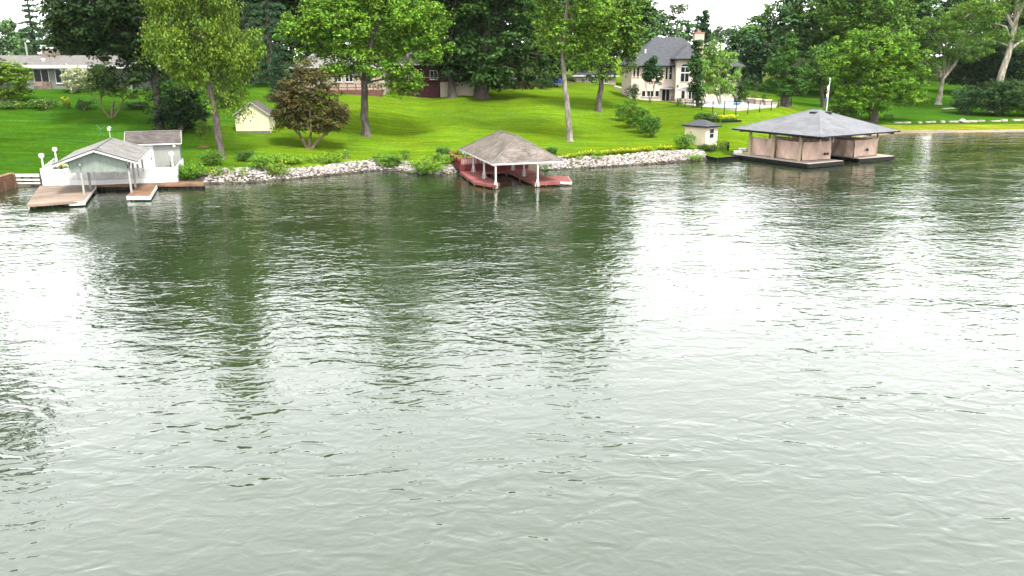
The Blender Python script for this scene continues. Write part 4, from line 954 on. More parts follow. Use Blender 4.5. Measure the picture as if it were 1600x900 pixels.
# cream shed with hip roof
SH = Frame(*G(1101.5, 229, 1.15)[:2], -.62, .785)
hb = gz(*SH(1, 1, 0)[:2]); sw, sl = 2.6, 3.7; zw = 3.9
T = thing('hip_roof_shed', 'small cream shed with grey hip roof and one window behind the white stones', 'shed', SH(sw / 2, sl / 2, hb))
mb = MB(); mb.box(SH, 0, 0, hb - .5, sw, sl, zw); wl = part('wall', mb, M_cream, T)
cc = [SH(-.35, -.35, zw), SH(sw + .35, -.35, zw), SH(sw + .35, sl + .35, zw), SH(-.35, sl + .35, zw)]; r0_, r1_ = SH(sw / 2, sw / 2, zw + .75), SH(sw / 2, sl - sw / 2, zw + .75); mb = MB(); rg = random.Random(14); ms = MB()
for q in ([cc[0], cc[1], r0_], [cc[1], cc[2], r1_, r0_], [cc[2], cc[3], r1_], [cc[3], cc[0], r0_, r1_]):
    mb.poly(q); mb.poly([(x[0], x[1], x[2] - .1) for x in q[::-1]]); shingles(ms, q, .2, .5, rng=rg, jit=.1)
rf = part('roof', mb, M_dark, T); part('shingles', ms, M_shG, rf, 'stuff')
for i in range(4):
    mb = MB(); mb.bar(np.array(cc[i]) + [0, 0, -.08], np.array(cc[(i + 1) % 4]) + [0, 0, -.08], .06, .18); part('fascia', mb, M_dark, rf)
mb = MB(); mb.box(SH, .75, -.05, 2.2, 1.75, .02, 3.55); wi = part('window', mb, M_white, T)
for (zA, zB) in ((2.28, 2.84), (2.91, 3.47)):
    mb = MB(); mb.box(SH, .83, -.06, zA, 1.67, -.03, zB); part('pane', mb, M_glass, wi)

# ================================================================== HOUSES
def window(parent, f, a0, a1, z0, z1, b, m_frame=M_white, mull=1, trans=0, th=.07):
    mb = MB(); mb.box(f, a0, b - th, z0, a1, b + .02, z1); w = part('window', mb, m_frame, parent)
    fw = min(.09, (a1 - a0) * .09); n = mull + 1; k = trans + 1
    for i in range(n):
        for j in range(k):
            x0 = a0 + fw + (a1 - a0 - fw) * i / n; x1 = a0 + (a1 - a0 - fw) * (i + 1) / n; y0 = z0 + fw + (z1 - z0 - fw) * j / k; y1 = z0 + (z1 - z0 - fw) * (j + 1) / k
            mb = MB(); mb.box(f, x0, b - th - .012, y0, x1, b - th + .02, y1); part('pane', mb, M_glass, w)
    mb = MB(); mb.box(f, a0 - .06, b - th - .08, z0 - .09, a1 + .06, b, z0 - .003); part('sill', mb, m_frame, w)
    return w
def hip_roof(parent, f, a0, b0, a1, b1, z, zr, m_sh, rg, ridge_along='a', th=.15, course=.28, tab=.6, fascia=M_dark, inset=None, jit=.1):
    c = [f(a0, b0, z), f(a1, b0, z), f(a1, b1, z), f(a0, b1, z)]
    if ridge_along == 'a':
        k = inset if inset is not None else (b1 - b0) / 2; r0, r1 = f(a0 + k, (b0 + b1) / 2, zr), f(a1 - k, (b0 + b1) / 2, zr); fs = ([c[0], c[1], r1, r0], [c[1], c[2], r1], [c[2], c[3], r0, r1], [c[3], c[0], r0])
    else:
        k = inset if inset is not None else (a1 - a0) / 2; r0, r1 = f((a0 + a1) / 2, b0 + k, zr), f((a0 + a1) / 2, b1 - k, zr); fs = ([c[0], c[1], r0], [c[1], c[2], r1, r0], [c[2], c[3], r1], [c[3], c[0], r0, r1])
    mb = MB(); ms = MB()
    for q in fs:
        mb.poly(q); mb.poly([(x[0], x[1], x[2] - th) for x in q[::-1]]); shingles(ms, q, course, tab, rng=rg, jit=jit)
    rf = part('roof', mb, M_dark, parent); part('shingles', ms, m_sh, rf, 'stuff')
    for i in range(4):
        mb = MB(); mb.bar(np.array(c[i]) + [0, 0, -.1], np.array(c[(i + 1) % 4]) + [0, 0, -.1], .08, .24); part('fascia', mb, fascia, rf)
    return rf

# --- grey-roofed house above the pool
Y0 = 160.0; HB = 5.0; HF = Frame(P(986, 140, Y0)[0], Y0, 0.0, 1.0); ppm = FPX / Y0
H1 = thing('house', 'large pinkish stucco house with slate grey hip roof and chimney above the swimming pool', 'house', HF(10, 5, HB))
EZ = P(1000, 103, Y0)[2]; rg = random.Random(21)
def A_(px): return (px - 986) * P(986, 140, Y0)[1] / FPX / 1.03       # metres along the front for a photograph column
wx1 = A_(1052); bx1 = A_(1092); mx1 = A_(1115)
mb = MB(); mb.box(HF, 0, 0, HB - 1, mx1, 14, EZ); part('wall', mb, M_pink, H1)
mb = MB(); mb.box(HF, wx1, -2.2, HB - 1, bx1, -.004, EZ + 1.3); part('bay_wall', mb, M_pink, H1)
rf = hip_roof(H1, HF, -.8, -.8, mx1 + .8, 14.8, EZ + .05, P(1040, 58, Y0 + 7)[2], M_shG, rg, 'a', inset=6.2)
rf2 = hip_roof(H1, HF, wx1 - .7, -3.0, bx1 + .7, 9, EZ + 1.35, EZ + 3.9, M_shG, rg, 'b')
p = A_(1008); mb = MB(); mb.box(HF, p, 2.5, EZ + 2.2, p + .3, 2.8, EZ + 3.1); part('vent_pipe', mb, M_white, rf)
# chimney
M_brick = mat('pale_brick', (.34, .26, .21), .9, .22, 4, attr=True)
ca = A_(1083)
mb = MB(); zc = P(1090, 52, Y0 + 2)[2]; mb.box(HF, ca, 1.2, EZ + 1, ca + 1.8, 2.8, zc); chm = part('chimney', mb, M_brick, rf)
mb = MB(); mb.box(HF, ca - .1, 1.1, zc, ca + 1.9, 2.9, zc + .18); part('cap', mb, mat('rust_cap', (.22, .10, .07), .8), chm)
mb = MB(); mb.box(HF, ca + .5, 1.6, zc + .18, ca + 1.2, 2.3, zc + .5); part('flue', mb, mat('rust_cap', (.22, .10, .07), .8), chm)
zU = lambda py, Y=Y0: P(1000, py, Y)[2]
for x0, x1 in ((988.5, 991.5), (994, 997.5)): window(H1, HF, A_(x0), A_(x1), zU(120), zU(105), 0, M_pink, 0)
window(H1, HF, A_(1038.5), A_(1042), zU(124), zU(104.5), 0, M_white, 0); window(H1, HF, A_(1044), A_(1049), zU(124.5), zU(104), 0, M_white, 0, 1)
# tall arched window in the bay
f2 = Frame(*HF(0, -2.2, 0)[:2], 0, 1); x0, x1 = A_(1059), A_(1071); za, zb = zU(128, Y0 - 2), zU(104, Y0 - 2); xm, rx = (x0 + x1) / 2, (x1 - x0) / 2
mb = MB(); pts = [(x0 - .12, za)] + [(x1 + .12, za)] + [(xm + (rx + .12) * math.cos(t), zb + (rx * .62 + .12) * math.sin(t)) for t in np.linspace(0, math.pi, 13)]
def face_prism(mb, f, pts, b0, b1):
    k = len(pts); n = len(mb.v); mb.v += [f(p[0], b0, p[1]) for p in pts] + [f(p[0], b1, p[1]) for p in pts]
    mb.f.append(tuple(n + i for i in range(k))); mb.c.append((1, 1, 1))
    for i in range(k): j = (i + 1) % k; mb.f.append((n + j, n + i, n + k + i, n + k + j)); mb.c.append((1, 1, 1))
face_prism(mb, f2, pts, -.08, .0); aw = part('window', mb, M_white, H1, label='tall arched window with white glazing bars')
for (u0, u1) in ((x0, xm - .06), (xm + .06, x1)):
    for (v0, v1) in ((za + .1, za + (zb - za) * .56), (za + (zb - za) * .64, zb - .12)):
        mb = MB(); mb.box(f2, u0, -.1, v0, u1, -.07, v1); part('pane', mb, M_glass, aw)
mb = MB(); face_prism(mb, f2, [(xm + (rx - .02) * math.cos(t), zb + .06 + (rx * .62 - .08) * math.sin(t)) for t in np.linspace(0, math.pi, 13)], -.1, -.07); part('pane', mb, M_glass, aw)
for x0_, x1_ in ((1003, 1009), (1011, 1022), (1024, 1030)): window(H1, HF, A_(x0_), A_(x1_), zU(151), zU(141.5), 0, M_white, 1 if x1_ - x0_ > 8 else 0)
mb = MB(); mb.box(HF, A_(1035), -.1, HB, A_(1046), .02, zU(140)); dr = part('patio_door', mb, M_glass, H1); mb = MB(); mb.box(HF, A_(1040), -.16, HB, A_(1041), -.102, zU(140)); part('mullion', mb, M_white, dr)
window(H1, f2, A_(1061), A_(1067), HB + .4, zU(140, Y0 - 2), 0, M_white, 0); window(H1, f2, A_(1072), A_(1082), HB + .3, zU(139, Y0 - 2), 0, M_white, 1)
for px in (1055, 1073):
    p = f2(A_(px), -.12, zU(134, Y0 - 2)); mb = MB(); mb.lathe((p[0], p[1], p[2] - .2), [(.05, 0), (.14, .08), (.16, .3), (.04, .42)], 8); part('wall_lamp', mb, M_black, H1)
# porch wing
wz = zU(104); mb = MB(); mb.box(HF, mx1 + .01, 1.0, HB - 1, A_(1157), 10, wz - 2.6); part('wing_wall', mb, M_pink, H1)
for px in (1118, 1137, 1156): mb = MB(); mb.box(HF, A_(px) - .2, 1.0, wz - 2.6, A_(px) + .2, 1.4, wz); part('porch_post', mb, M_pink, H1)
mb = MB(); mb.box(HF, mx1 + .01, 4, wz - 2.6, A_(1157) - .3, 9.8, wz); part('porch_screen', mb, M_glass, H1)
hip_roof(H1, HF, mx1 + .2, -.3, A_(1163), 11, wz + .03, wz + 2.4, M_shG, rg, 'a', inset=4)
# foundation steps of pale stone beside the house
# --- pool terrace
pz = 4.86
dk = [G(1096, 166.5, pz), G(1150, 168.5, pz), G(1212, 167, pz), G(1216, 160.5, pz), G(1165, 156.5, pz), G(1060, 155.5, pz), G(1030, 155.5, pz), G(1062, 161, pz)]
pw = [G(1104, 164.3, pz), G(1155, 165.3, pz), G(1160, 161.2, pz), G(1112, 160.5, pz)]
mb = MB(); mb.prism([tuple(q[:2]) for q in dk], pz - .6, pz); o = part('pool_terrace', mb, mat('terrace_concrete', (.28, .26, .24), .85, .08, .8)); o['kind'] = 'structure'
t = thing('swimming_pool', 'small blue swimming pool in the pale terrace below the grey-roofed house', 'pool', lerp(pw[0], pw[2], .5))
cen = np.mean([q[:2] for q in pw], 0); mb = MB(); mb.prism([tuple(cen + (q[:2] - cen) * 1.12) for q in pw], pz + .002, pz + .07); part('coping', mb, mat('coping', (.5, .47, .43), .8), t)
mb = MB(); mb.prism([tuple(cen + (q[:2] - cen) * .98) for q in pw], pz + .01, pz + .08); part('water', mb, mat('pool_water', (.03, .22, .50), .08, .25, .5), t)
# black pool fence
fp = [G(1058, 164, pz), G(1096, 169.5, pz), G(1150, 171.3, pz), G(1205, 168.8, pz), G(1236, 163, pz)]
t = thing('pool_fence', 'thin black mesh fence around the swimming pool', 'fence', fp[2])
for i in range(4):
    a, b = fp[i], fp[i + 1]; n = 3
    for k in range(n + (i == 3)):
        p = lerp(a, b, k / n); z0 = gz(p[0], p[1]); mb = MB(); mb.box(Frame(p[0], p[1], 0, 1), -.06, -.06, z0 - .2, .06, .06, pz + 1.25); part('post', mb, M_black, t)
    for zz in (1.2, .12):
        mb = MB(); mb.bar(np.array(a) + [0, 0, zz], np.array(b) + [0, 0, zz], .03, .03); part('rail', mb, M_black, t)
# stone planter pillars with bushes behind the pool
for k, (px, py) in enumerate(((1152, 159.5), (1172, 161.5), (1184, 163), (1199, 164.5))):
    p = G(px, py, pz); mb = MB(); f2 = Frame(p[0], p[1], 0, 1); mb.box(f2, -.55, -.55, pz - .1, .55, .55, pz + .85); 
    pt = thing('planter', ('first', 'second', 'third', 'fourth')[k] + ' square stone planter from the feathery birch beside the pool', 'planter', p, 'stone planters by the pool'); part('box', mb, mat('planter_stone', (.2, .165, .14), .9, .2, 2), pt); mb = MB(); mb.box(f2, -.65, -.65, pz + .85, .65, .65, pz + .97); part('cap', mb, M_pink, pt)
# patio umbrellas, tables, chairs
def umbrella(px, py, label, r=2.6):
    b = G(px, py, pz); t = thing('patio_umbrella', label, 'umbrella', b, 'grey patio umbrellas'); Mc = mat('umbrella_cloth', (.13, .13, .14), .9, .06)
    mb = MB(); mb.tube([b, b + [0, 0, 2.9]], [.04, .035], 6); part('pole', mb, M_black, t)
    mb = MB(); mb.lathe(b, [(.35, 0), (.33, .08), (.06, .12)], 10); part('base', mb, M_black, t)
    for k in range(8):
        t0, t1 = 2 * math.pi * k / 8, 2 * math.pi * (k + 1) / 8; tm = (t0 + t1) / 2; mb = MB(); ap = b + [0, 0, 2.95]
        c0 = b + [math.cos(t0) * r, math.sin(t0) * r, 2.3]; c1 = b + [math.cos(t1) * r, math.sin(t1) * r, 2.3]; cm = b + [math.cos(tm) * r * .86, math.sin(tm) * r * .86, 2.3]
        dn = np.array([0, 0, -.03])
        for o_ in (0, 1): mb.poly([ap + dn * o_, c0 + dn * o_, cm + dn * o_]); mb.poly([ap + dn * o_, cm + dn * o_, c1 + dn * o_])
        part('canopy_panel', mb, Mc, t)
umbrella(1045, 157.5, 'grey patio umbrella over dark chairs beside the patio door'); umbrella(1073, 161, 'grey patio umbrella between the patio door and the slim dark evergreen')
for k, (px, py) in enumerate(((1050, 160), (1062, 162.5), (1080, 164.5))):
    patio_chair(px, py, pz, ('dark chair under the patio umbrella by the patio door', 'dark chair between the two patio umbrellas', 'dark chair next to the slim dark evergreen')[k], .6 * k, 'dark chairs on the pool terrace')
# low garden wall of the house
a, b = ground(960, 139), ground(983, 146); mb = MB(); mb.bar(a + [0, 0, .3], b + [0, 0, .3], .4, .8); solo('garden_wall', mb, M_pink, 'low pinkish garden wall at the side of the grey-roofed house', 'wall')

# --- ranch house
Yr = 136.0; RF = Frame(P(-60, 140, Yr)[0], Yr, .03, 1); rb = gz(*RF(20, 0, 0)[:2])
def Ar(px): return P(px, 130, Yr)[0] - RF.o[0]
ez = P(60, 103, Yr)[2]
H2 = thing('ranch_house', 'low sage ranch house with brown-grey roof, white eave and stone base', 'house', RF(14, 4, rb))
rg = random.Random(31); mb = MB(); boards(mb, RF(0, 0, 0), RF(Ar(210), 0, 0), rb - 1, ez - .05, .5, .1, 0, rg, .03); part('wall', mb, mat('ranch_wall', (.105, .115, .10), .8, .06, 1, attr=True), H2, 'stuff')
mb = MB(); mb.box(RF, 0, .11, rb - 1, Ar(210), 9, ez - .06); part('house_body', mb, mat('ranch_body', (.105, .115, .10), .8), H2)
zr = P(60, 86.5, Yr + 4.5)[2]; rf = hip_roof(H2, RF, -1, -1.1, Ar(225), 10, ez, zr, mat('taupe_shingle', (.10, .092, .088), .9, .1, 2, attr=True), rg, 'a', inset=.1, fascia=M_white)
mb = MB(); mb.bar(RF(-1, -1.16, ez - .1), RF(Ar(225), -1.16, ez - .1), .05, .5); part('eave_board', mb, M_white, rf)
for x0, x1 in ((34, 46), (57, 81), (91, 112), (140, 165)): window(H2, RF, Ar(x0), Ar(x1), P(60, 130, Yr)[2], P(60, 107.5, Yr)[2], 0, M_white, 1 if x1 < 150 else 2)
M_fs = mat('field_stone', (.12, .095, .08), .9, .25, 2, attr=True)
mb = MB(); mb.box(RF, Ar(56), -.22, rb - .6, Ar(83.5), -.005, P(60, 131, Yr)[2]); sbp = part('stone_base', mb, M_fs, H2)
for r in range(4):
    x = Ar(56)
    while x < Ar(83) - .3:
        w_ = .35 + .5 * rg.random(); w_ = min(w_, Ar(83.5) - x); zb = rb - .3 + r * .36; g = .7 + .6 * rg.random(); mb = MB(); mb.box(RF, x + .02, -.27 - .05 * rg.random(), zb + .02, x + w_ - .02, -.2, zb + .34, (g, g * .95, g * .9)); part('stone', mb, M_fs, sbp); x += w_
mb = MB(); zc = P(80, 76, Yr + 4)[2]; ck = 1.03; mb.box(RF, Ar(72) - 1.9, 3.6, zr - .6, Ar(93) - 1.9, 5.2, zc); chm = part('chimney', mb, M_fs, rf); mb = MB(); mb.box(RF, Ar(71) - 1.9, 3.5, zc, Ar(94) - 1.9, 5.3, zc + .22); part('cap', mb, M_white, chm)
p = RF(Ar(67), 1.6, P(60, 94, Yr + 2)[2]); mb = MB(); mb.lathe((p[0], p[1], p[2] - .3), [(.3, 0), (.3, .4), (.4, .42), (.1, .6)], 10); part('roof_vent', mb, M_white, rf)
# street lamp behind the ranch house
Yl = 160.0; b = np.array([P(45, 100, Yl)[0], Yl, 0]); b[2] = gz(b[0], Yl); tz = P(42, 66, Yl)[2]; t = thing('street_lamp', 'grey street lamp with a short arm behind the ranch house roof', 'street lamp', b)
mb = MB(); mb.tube([b, (b[0], Yl, tz - .6), (b[0] - .1, Yl, tz)], [.2, .16, .14], 8); part('pole', mb, M_post, t)
mb = MB(); mb.tube([(b[0] - .1, Yl, tz - .1), (b[0] + .4, Yl, tz + .2)], [.07, .07], 6); part('arm', mb, M_post, t); mb = MB(); mb.lathe((b[0] + .55, Yl, tz + .0), [(.28, 0), (.3, .1), (.15, .35), (.05, .4)], 10); part('lamp_head', mb, M_white, t)

# --- houses half hidden behind the big trees
def plain_house(label, px0, px1, Y, eave_py, ridge_py, wallm, roofm, wins, depth=9, seed=1, over=.7, inset=3):
    f = Frame(P(px0, 130, Y)[0], Y, 0, 1); wdt = P(px1, 130, Y)[0] - f.o[0]; b = min(gz(f.o[0], Y), gz(f.o[0] + wdt, Y)); ez = P(600, eave_py, Y)[2]; rg = random.Random(seed)
    t = thing('house', label, 'house', f(wdt / 2, depth / 2, b)); mb = MB(); mb.box(f, 0, 0, b - .5, wdt, depth, ez); part('wall', mb, wallm, t)
    hip_roof(t, f, -over, -over, wdt + over, depth + over, ez + .02, P(600, ridge_py, Y + depth / 2)[2], roofm, rg, 'a', inset=inset, fascia=M_white, course=.35, tab=.9)
    for (x0, x1, y0, y1) in wins: window(t, f, P(x0, 130, Y)[0] - f.o[0], P(x1, 130, Y)[0] - f.o[0], P(600, y1, Y)[2], P(600, y0, Y)[2], 0, M_white, 1)
    return t, f, b, ez, wdt
M_beigew = mat('beige_wall', (.23, .195, .155), .85, .06, 1)
YA = ground(590, 151)[1] + 2.7
h, f, b, ez, wdt = plain_house('cream house with pinkish grey roof partly hidden behind the purple-leaved tree', 462, 602, YA, 105, 84, M_beigew, mat('rose_shingle', (.13, .12, .118), .9, .1, 2, attr=True), ((522, 534, 110, 128), (540, 552, 110, 128), (566, 582, 110, 128), (478, 492, 110, 124)), seed=41)
def a_of(px, Y=YA): return P(px, 130, Y)[0] - f.o[0]
zdk = P(600, 140, YA)[2]; mb = MB(); planks(mb, [f(a_of(520), -2.6, 0), f(a_of(600), -2.6, 0), f(a_of(600), -.05, 0), f(a_of(520), -.05, 0)], zdk, (1, 0), .2, rng=random.Random(2)); part('porch_floor', mb, M_redw, h, 'stuff')
mb = MB(); boards(mb, f(a_of(520), -2.6, 0), f(a_of(600), -2.6, 0), b - .4, zdk - .05, .3, .05, 0, random.Random(3)); part('porch_skirt', mb, mat('rose_brick', (.085, .04, .034), .9, .2, 3, attr=True), h, 'stuff')
for zz in (.45, 1.05):
    mb = MB(); mb.bar(f(a_of(520), -2.55, zdk + zz), f(a_of(600), -2.55, zdk + zz), .07, .09); part('porch_rail', mb, M_red, h)
for k in range(7):
    p = f(a_of(520 + 13.3 * k), -2.55, 0); mb = MB(); mb.box(Frame(p[0], p[1], 0, 1), -.06, -.06, zdk, .06, .06, zdk + 1.1); part('porch_post', mb, M_red, h)
YB = ground(715, 150)[1] + 3.3
h, f, b, ez, wdt = plain_house('dark red house with a beige foundation wall standing behind the two dark maples', 622, 744, YB, 100, 78, mat('barn_red', (.028, .010, .010), .8, .2, 1), M_shB, ((634, 644, 112, 126), (648, 658, 112, 126), (672, 684, 110, 124), (712, 724, 110, 124)), seed=42)
mb = MB(); mb.box(f, P(690, 130, YB)[0] - f.o[0], -3.2, b - .6, wdt, -.004, P(600, 128, YB)[2]); part('foundation_wall', mb, M_beigew, h)
mb = MB(); mb.box(f, .2, -2.9, b - .6, P(688, 130, YB)[0] - f.o[0], -.004, P(600, 129, YB)[2]); part('deck', mb, mat('maroon_boards', (.034, .009, .011), .8, .25, 3, stretch=(6, 1, .3)), h)
for k in range(6):
    p = f(.3 + 1.72 * k, -2.9, 0); mb = MB(); mb.box(Frame(p[0], p[1], 0, 1), -.07, -.07, P(600, 129, YB)[2], .07, .07, P(600, 129, YB)[2] + 1.0); part('deck_post', mb, M_red, h)
mb = MB(); mb.bar(f(.3, -2.9, P(600, 129, YB)[2] + 1), f(8.9, -2.9, P(600, 129, YB)[2] + 1), .1, .08); part('deck_rail', mb, mat('pale_rail', (.25, .2, .18)), h)
plain_house('low beige house seen between the tree trunks behind the dark red hedge', 768, 835, 196, 121.5, 112, M_beigew, M_shB, ((800, 806, 124, 129), (810, 818, 124, 129)), seed=43, depth=7)
plain_house('pale house half hidden behind the leaning grey tree trunks', 900, 962, 200, 118, 103, M_beigew, M_shG, ((908, 914, 122, 130), (926, 934, 122, 130), (944, 950, 122, 130)), seed=44, depth=8)
# boat under a blue cover on the drive
b = ground(868, 136.2); t = thing('covered_boat', 'small white boat under a blue cover beyond the crest of the lawn', 'boat', b)
mb = MB(); f2 = Frame(b[0], b[1], 0, 1); mb.hexa([f2(-.9, -.6, b[2] + .25), f2(1.2, -.6, b[2] + .25), f2(1.2, .6, b[2] + .25), f2(-.9, .6, b[2] + .25), f2(-1.4, -.85, b[2] + .85), f2(1.3, -.85, b[2] + .85), f2(1.3, .85, b[2] + .85), f2(-1.4, .85, b[2] + .85)]); part('hull', mb, M_white, t)
mb = MB(); mb.hexa([f2(-1.42, -.88, b[2] + .855), f2(1.32, -.88, b[2] + .855), f2(1.32, .88, b[2] + .855), f2(-1.42, .88, b[2] + .855), f2(-.7, -.3, b[2] + 1.7), f2(1.1, -.3, b[2] + 1.75), f2(1.1, .3, b[2] + 1.75), f2(-.7, .3, b[2] + 1.7)]); part('cover', mb, mat('blue_cover', (.03, .08, .30), .7), t)
mb = MB()
for sx in (-.9, .9):
    mb.box(f2, -1.0, sx * .7 - .05, b[2] + .15, 1.2, sx * .7 + .05, b[2] + .24)
part('trailer', mb, M_black, t)
for sy in (-.8, .8):
    mb = MB(); mb.tube([f2(.3, sy - .09, b[2] + .22), f2(.3, sy + .09, b[2] + .22)], [.24, .24], 12); part('wheel', mb, M_black, t)

# --- cream garden shed under the drooping tree
SH = Frame(*ground(369, 206)[:2], -.10, .995); hb = gz(*SH(2.4, 1, 0)[:2]); sw, sl = 4.5, 4.2; zw = P(400, 178, SH.o[1])[2]; zr = P(400, 158.5, SH.o[1] + 1)[2]
T = thing('garden_shed', 'pale cream shed with a grey gable roof standing on the lawn under the drooping tree', 'shed', SH(sw / 2, sl / 2, hb))
M_pcream = mat('pale_cream_boards', (.42, .39, .26), .8, .05, 2, attr=True); rg = random.Random(51); mb = MB()
boards(mb, SH(0, 0, 0), SH(sw, 0, 0), hb - .3, zw, .3, .06, 0, rg, .03, ztop=lambda s: zw - .1 + (zr - zw) * (1 - abs(s - sw / 2) / (sw / 2)))
boards(mb, SH(sw, 0, 0), SH(sw, sl, 0), hb - .3, zw - .1, .3, .06, 0, rg, .03); boards(mb, SH(sw, sl, 0), SH(0, sl, 0), hb - .3, zw, .3, .06, 0, rg, .03, ztop=lambda s: zw - .1 + (zr - zw) * (1 - abs(s - sw / 2) / (sw / 2))); boards(mb, SH(0, sl, 0), SH(0, 0, 0), hb - .3, zw - .1, .3, .06, 0, rg, .03)
part('wall', mb, M_pcream, T, 'stuff')
mb = MB(); ms = MB()
for s_ in (-.3, sw + .3):
    e = zw - .1 - .3 * (zr - zw) / (sw / 2)
    mb.hexa([SH(s_, -.3, e), SH(s_, sl + .3, e), SH(sw / 2, sl + .3, zr - .1), SH(sw / 2, -.3, zr - .1), SH(s_, -.3, e + .12), SH(s_, sl + .3, e + .12), SH(sw / 2, sl + .3, zr + .02), SH(sw / 2, -.3, zr + .02)]); shingles(ms, [SH(s_, -.3, e + .12), SH(s_, sl + .3, e + .12), SH(sw / 2, sl + .3, zr + .02), SH(sw / 2, -.3, zr + .02)], .22, .5, rng=rg, jit=.12)
rf = part('roof', mb, mat('grey_trim', (.3, .31, .3), .7), T); part('shingles', ms, M_shB, rf, 'stuff')
mb = MB(); mb.box(SH, 1.4, -.06, hb, 3.1, .02, hb + 1.95); part('door', mb, mat('cream_door', (.40, .37, .25), .8), T)
mb = MB(); mb.box(SH, -.05, -.1, hb - .3, sw + .05, -.005, hb + .12); part('base_board', mb, mat('grey_base', (.10, .09, .08), .9), T)

# ================================================================== TREES
DG, MG, BG, YG = (.013, .029, .0055), (.034, .074, .010), (.085, .165, .012), (.105, .165, .014)
make_tree('maple_tree', 'big dark maple with a pale grey trunk in front of the ranch house', (250, 204), [(247, 160), (241, 110), (225, 60), (205, -10)], .62,
          [(150, 50, 70, 48), (215, 40, 55, 50), (112, 62, 38, 28), (200, 92, 42, 26), (160, -5, 80, 50), (190, -60, 70, 50), (225, 95, 40, 40), (120, 20, 50, 30), (185, 118, 35, 18)], (.013, .028, .007), 1.15, .36, 44, .95, bk='grey', limbs=14)
make_tree('honey_locust_tree', 'tall drooping yellow-green tree with a leaning trunk at the stone bank', (346, 247), [(337, 190), (326, 120), (318, 60), (312, -40)], .44,
          [(315, 45, 62, 50), (268, 75, 42, 36), (362, 70, 42, 46), (342, 120, 44, 44), (300, -30, 75, 50), (252, 45, 30, 30), (385, 100, 22, 45), (320, -95, 60, 45), (370, 150, 18, 30), (300, 100, 35, 30), (395, 60, 14, 30)],
          (.068, .122, .014), .8, .26, 40, .85, bk='grey', droop=1.4, aspect=.36, tips=(.115, .17, .016), limbs=16)
make_tree('bright_maple_tree', 'broad bright green tree with a straight grey trunk in the middle of the lawn', (572, 212), [(570, 170), (569, 130), (578, 80), (592, 10), (595, -60)], .56,
          [(590, 30, 85, 45), (500, 62, 55, 36), (650, 60, 48, 48), (560, 92, 62, 34), (622, 108, 42, 34), (470, 42, 34, 20), (600, -40, 85, 48), (590, -105, 60, 42), (642, 132, 26, 16), (540, 10, 55, 34), (675, 30, 28, 36), (520, 105, 30, 18)],
          (.062, .138, .012), .95, .26, 44, .95, bk='grey', tips=(.11, .195, .014), limbs=16)
make_tree('maple_tree', 'dark maple with the slimmer trunk beside the beige foundation wall', (707, 152.5), [(706, 132), (704, 90), (705, 20)], .75,
          [(705, 92, 36, 44), (700, 35, 48, 48), (722, -35, 60, 60), (690, 70, 28, 34)], (.012, .026, .006), 1.4, .46, 44, .95, bk='dark', limbs=10)
make_tree('maple_tree', 'massive dark maple with the thick trunk shading the top of the lawn', (752, 152), [(753, 132), (755, 90), (765, 20)], 1.35,
          [(775, 75, 58, 44), (803, 42, 42, 52), (760, 22, 60, 46), (775, 112, 58, 22), (832, 92, 28, 38), (785, -50, 65, 60), (735, 100, 35, 28), (810, 0, 40, 40)], (.017, .042, .009), 1.4, .46, 46, 1.0, bk='dark', limbs=14, tips=(.036, .08, .013))
make_tree('elm_tree', 'tall tree with a leaning pale grey trunk on the lawn above the red dock', (890, 221), [(887, 170), (882, 120), (878, 80), (884, 30), (890, -30)], .43,
          [(905, 28, 52, 34), (870, 52, 32, 34), (932, 72, 32, 30), (905, 82, 26, 18), (880, -30, 66, 38), (920, -80, 60, 45), (860, 10, 28, 30), (945, 35, 24, 30)], (.062, .125, .014), .85, .24, 40, .9, bk='pale', tips=(.11, .19, .014), limbs=14)
make_tree('elm_tree', 'darker tree with a slim curved trunk standing higher up the lawn', (935, 174), [(937, 150), (940, 118), (948, 70), (955, 20)], .52,
          [(950, 62, 46, 42), (976, 32, 36, 40), (932, 106, 30, 18), (985, 92, 20, 24), (960, -20, 50, 50), (910, 90, 20, 20), (920, 20, 40, 40)], (.045, .095, .014), 1.1, .36, 42, .85, bk='grey', limbs=12, tips=(.09, .16, .012))
make_tree('japanese_maple', 'low spreading purple-brown tree with many stems on the lawn', (483, 231), [(484, 205)], .36,
          [(485, 138, 42, 32), (450, 162, 28, 20), (522, 164, 30, 22), (485, 184, 54, 20), (460, 196, 28, 10), (512, 196, 28, 10), (490, 112, 28, 16), (440, 178, 20, 12), (535, 182, 18, 14), (470, 150, 40, 30)], (.050, .038, .016), .6, .2, 44, 1.1, bk='brown', stems=5, limbs=14, tips=(.078, .070, .018), spots=(.14, (.05, .08, .015)), cvar=.3)
make_tree('dogwood_tree', 'small many-stemmed dogwood in front of the ranch house hedge', (174, 184), [(174, 158)], .24,
          [(165, 118, 28, 13), (150, 130, 26, 10), (187, 140, 26, 10), (212, 150, 16, 8), (160, 106, 18, 9), (140, 142, 16, 7)], (.075, .14, .02), .5, .17, 34, .9, bk='brown', stems=4, limbs=10, flat=.4, spots=(.1, (.25, .27, .12)))
make_tree('layered_maple', 'layered green ornamental tree beside the ranch house windows', (4, 160), [(6, 140)], .28,
          [(5, 105, 36, 14), (28, 120, 32, 12), (0, 132, 44, 13), (38, 138, 22, 9), (-20, 115, 35, 16), (12, 146, 30, 8)], (.060, .120, .012), .6, .19, 40, 1.0, bk='brown', stems=4, limbs=10, flat=.38, tips=(.11, .17, .015))
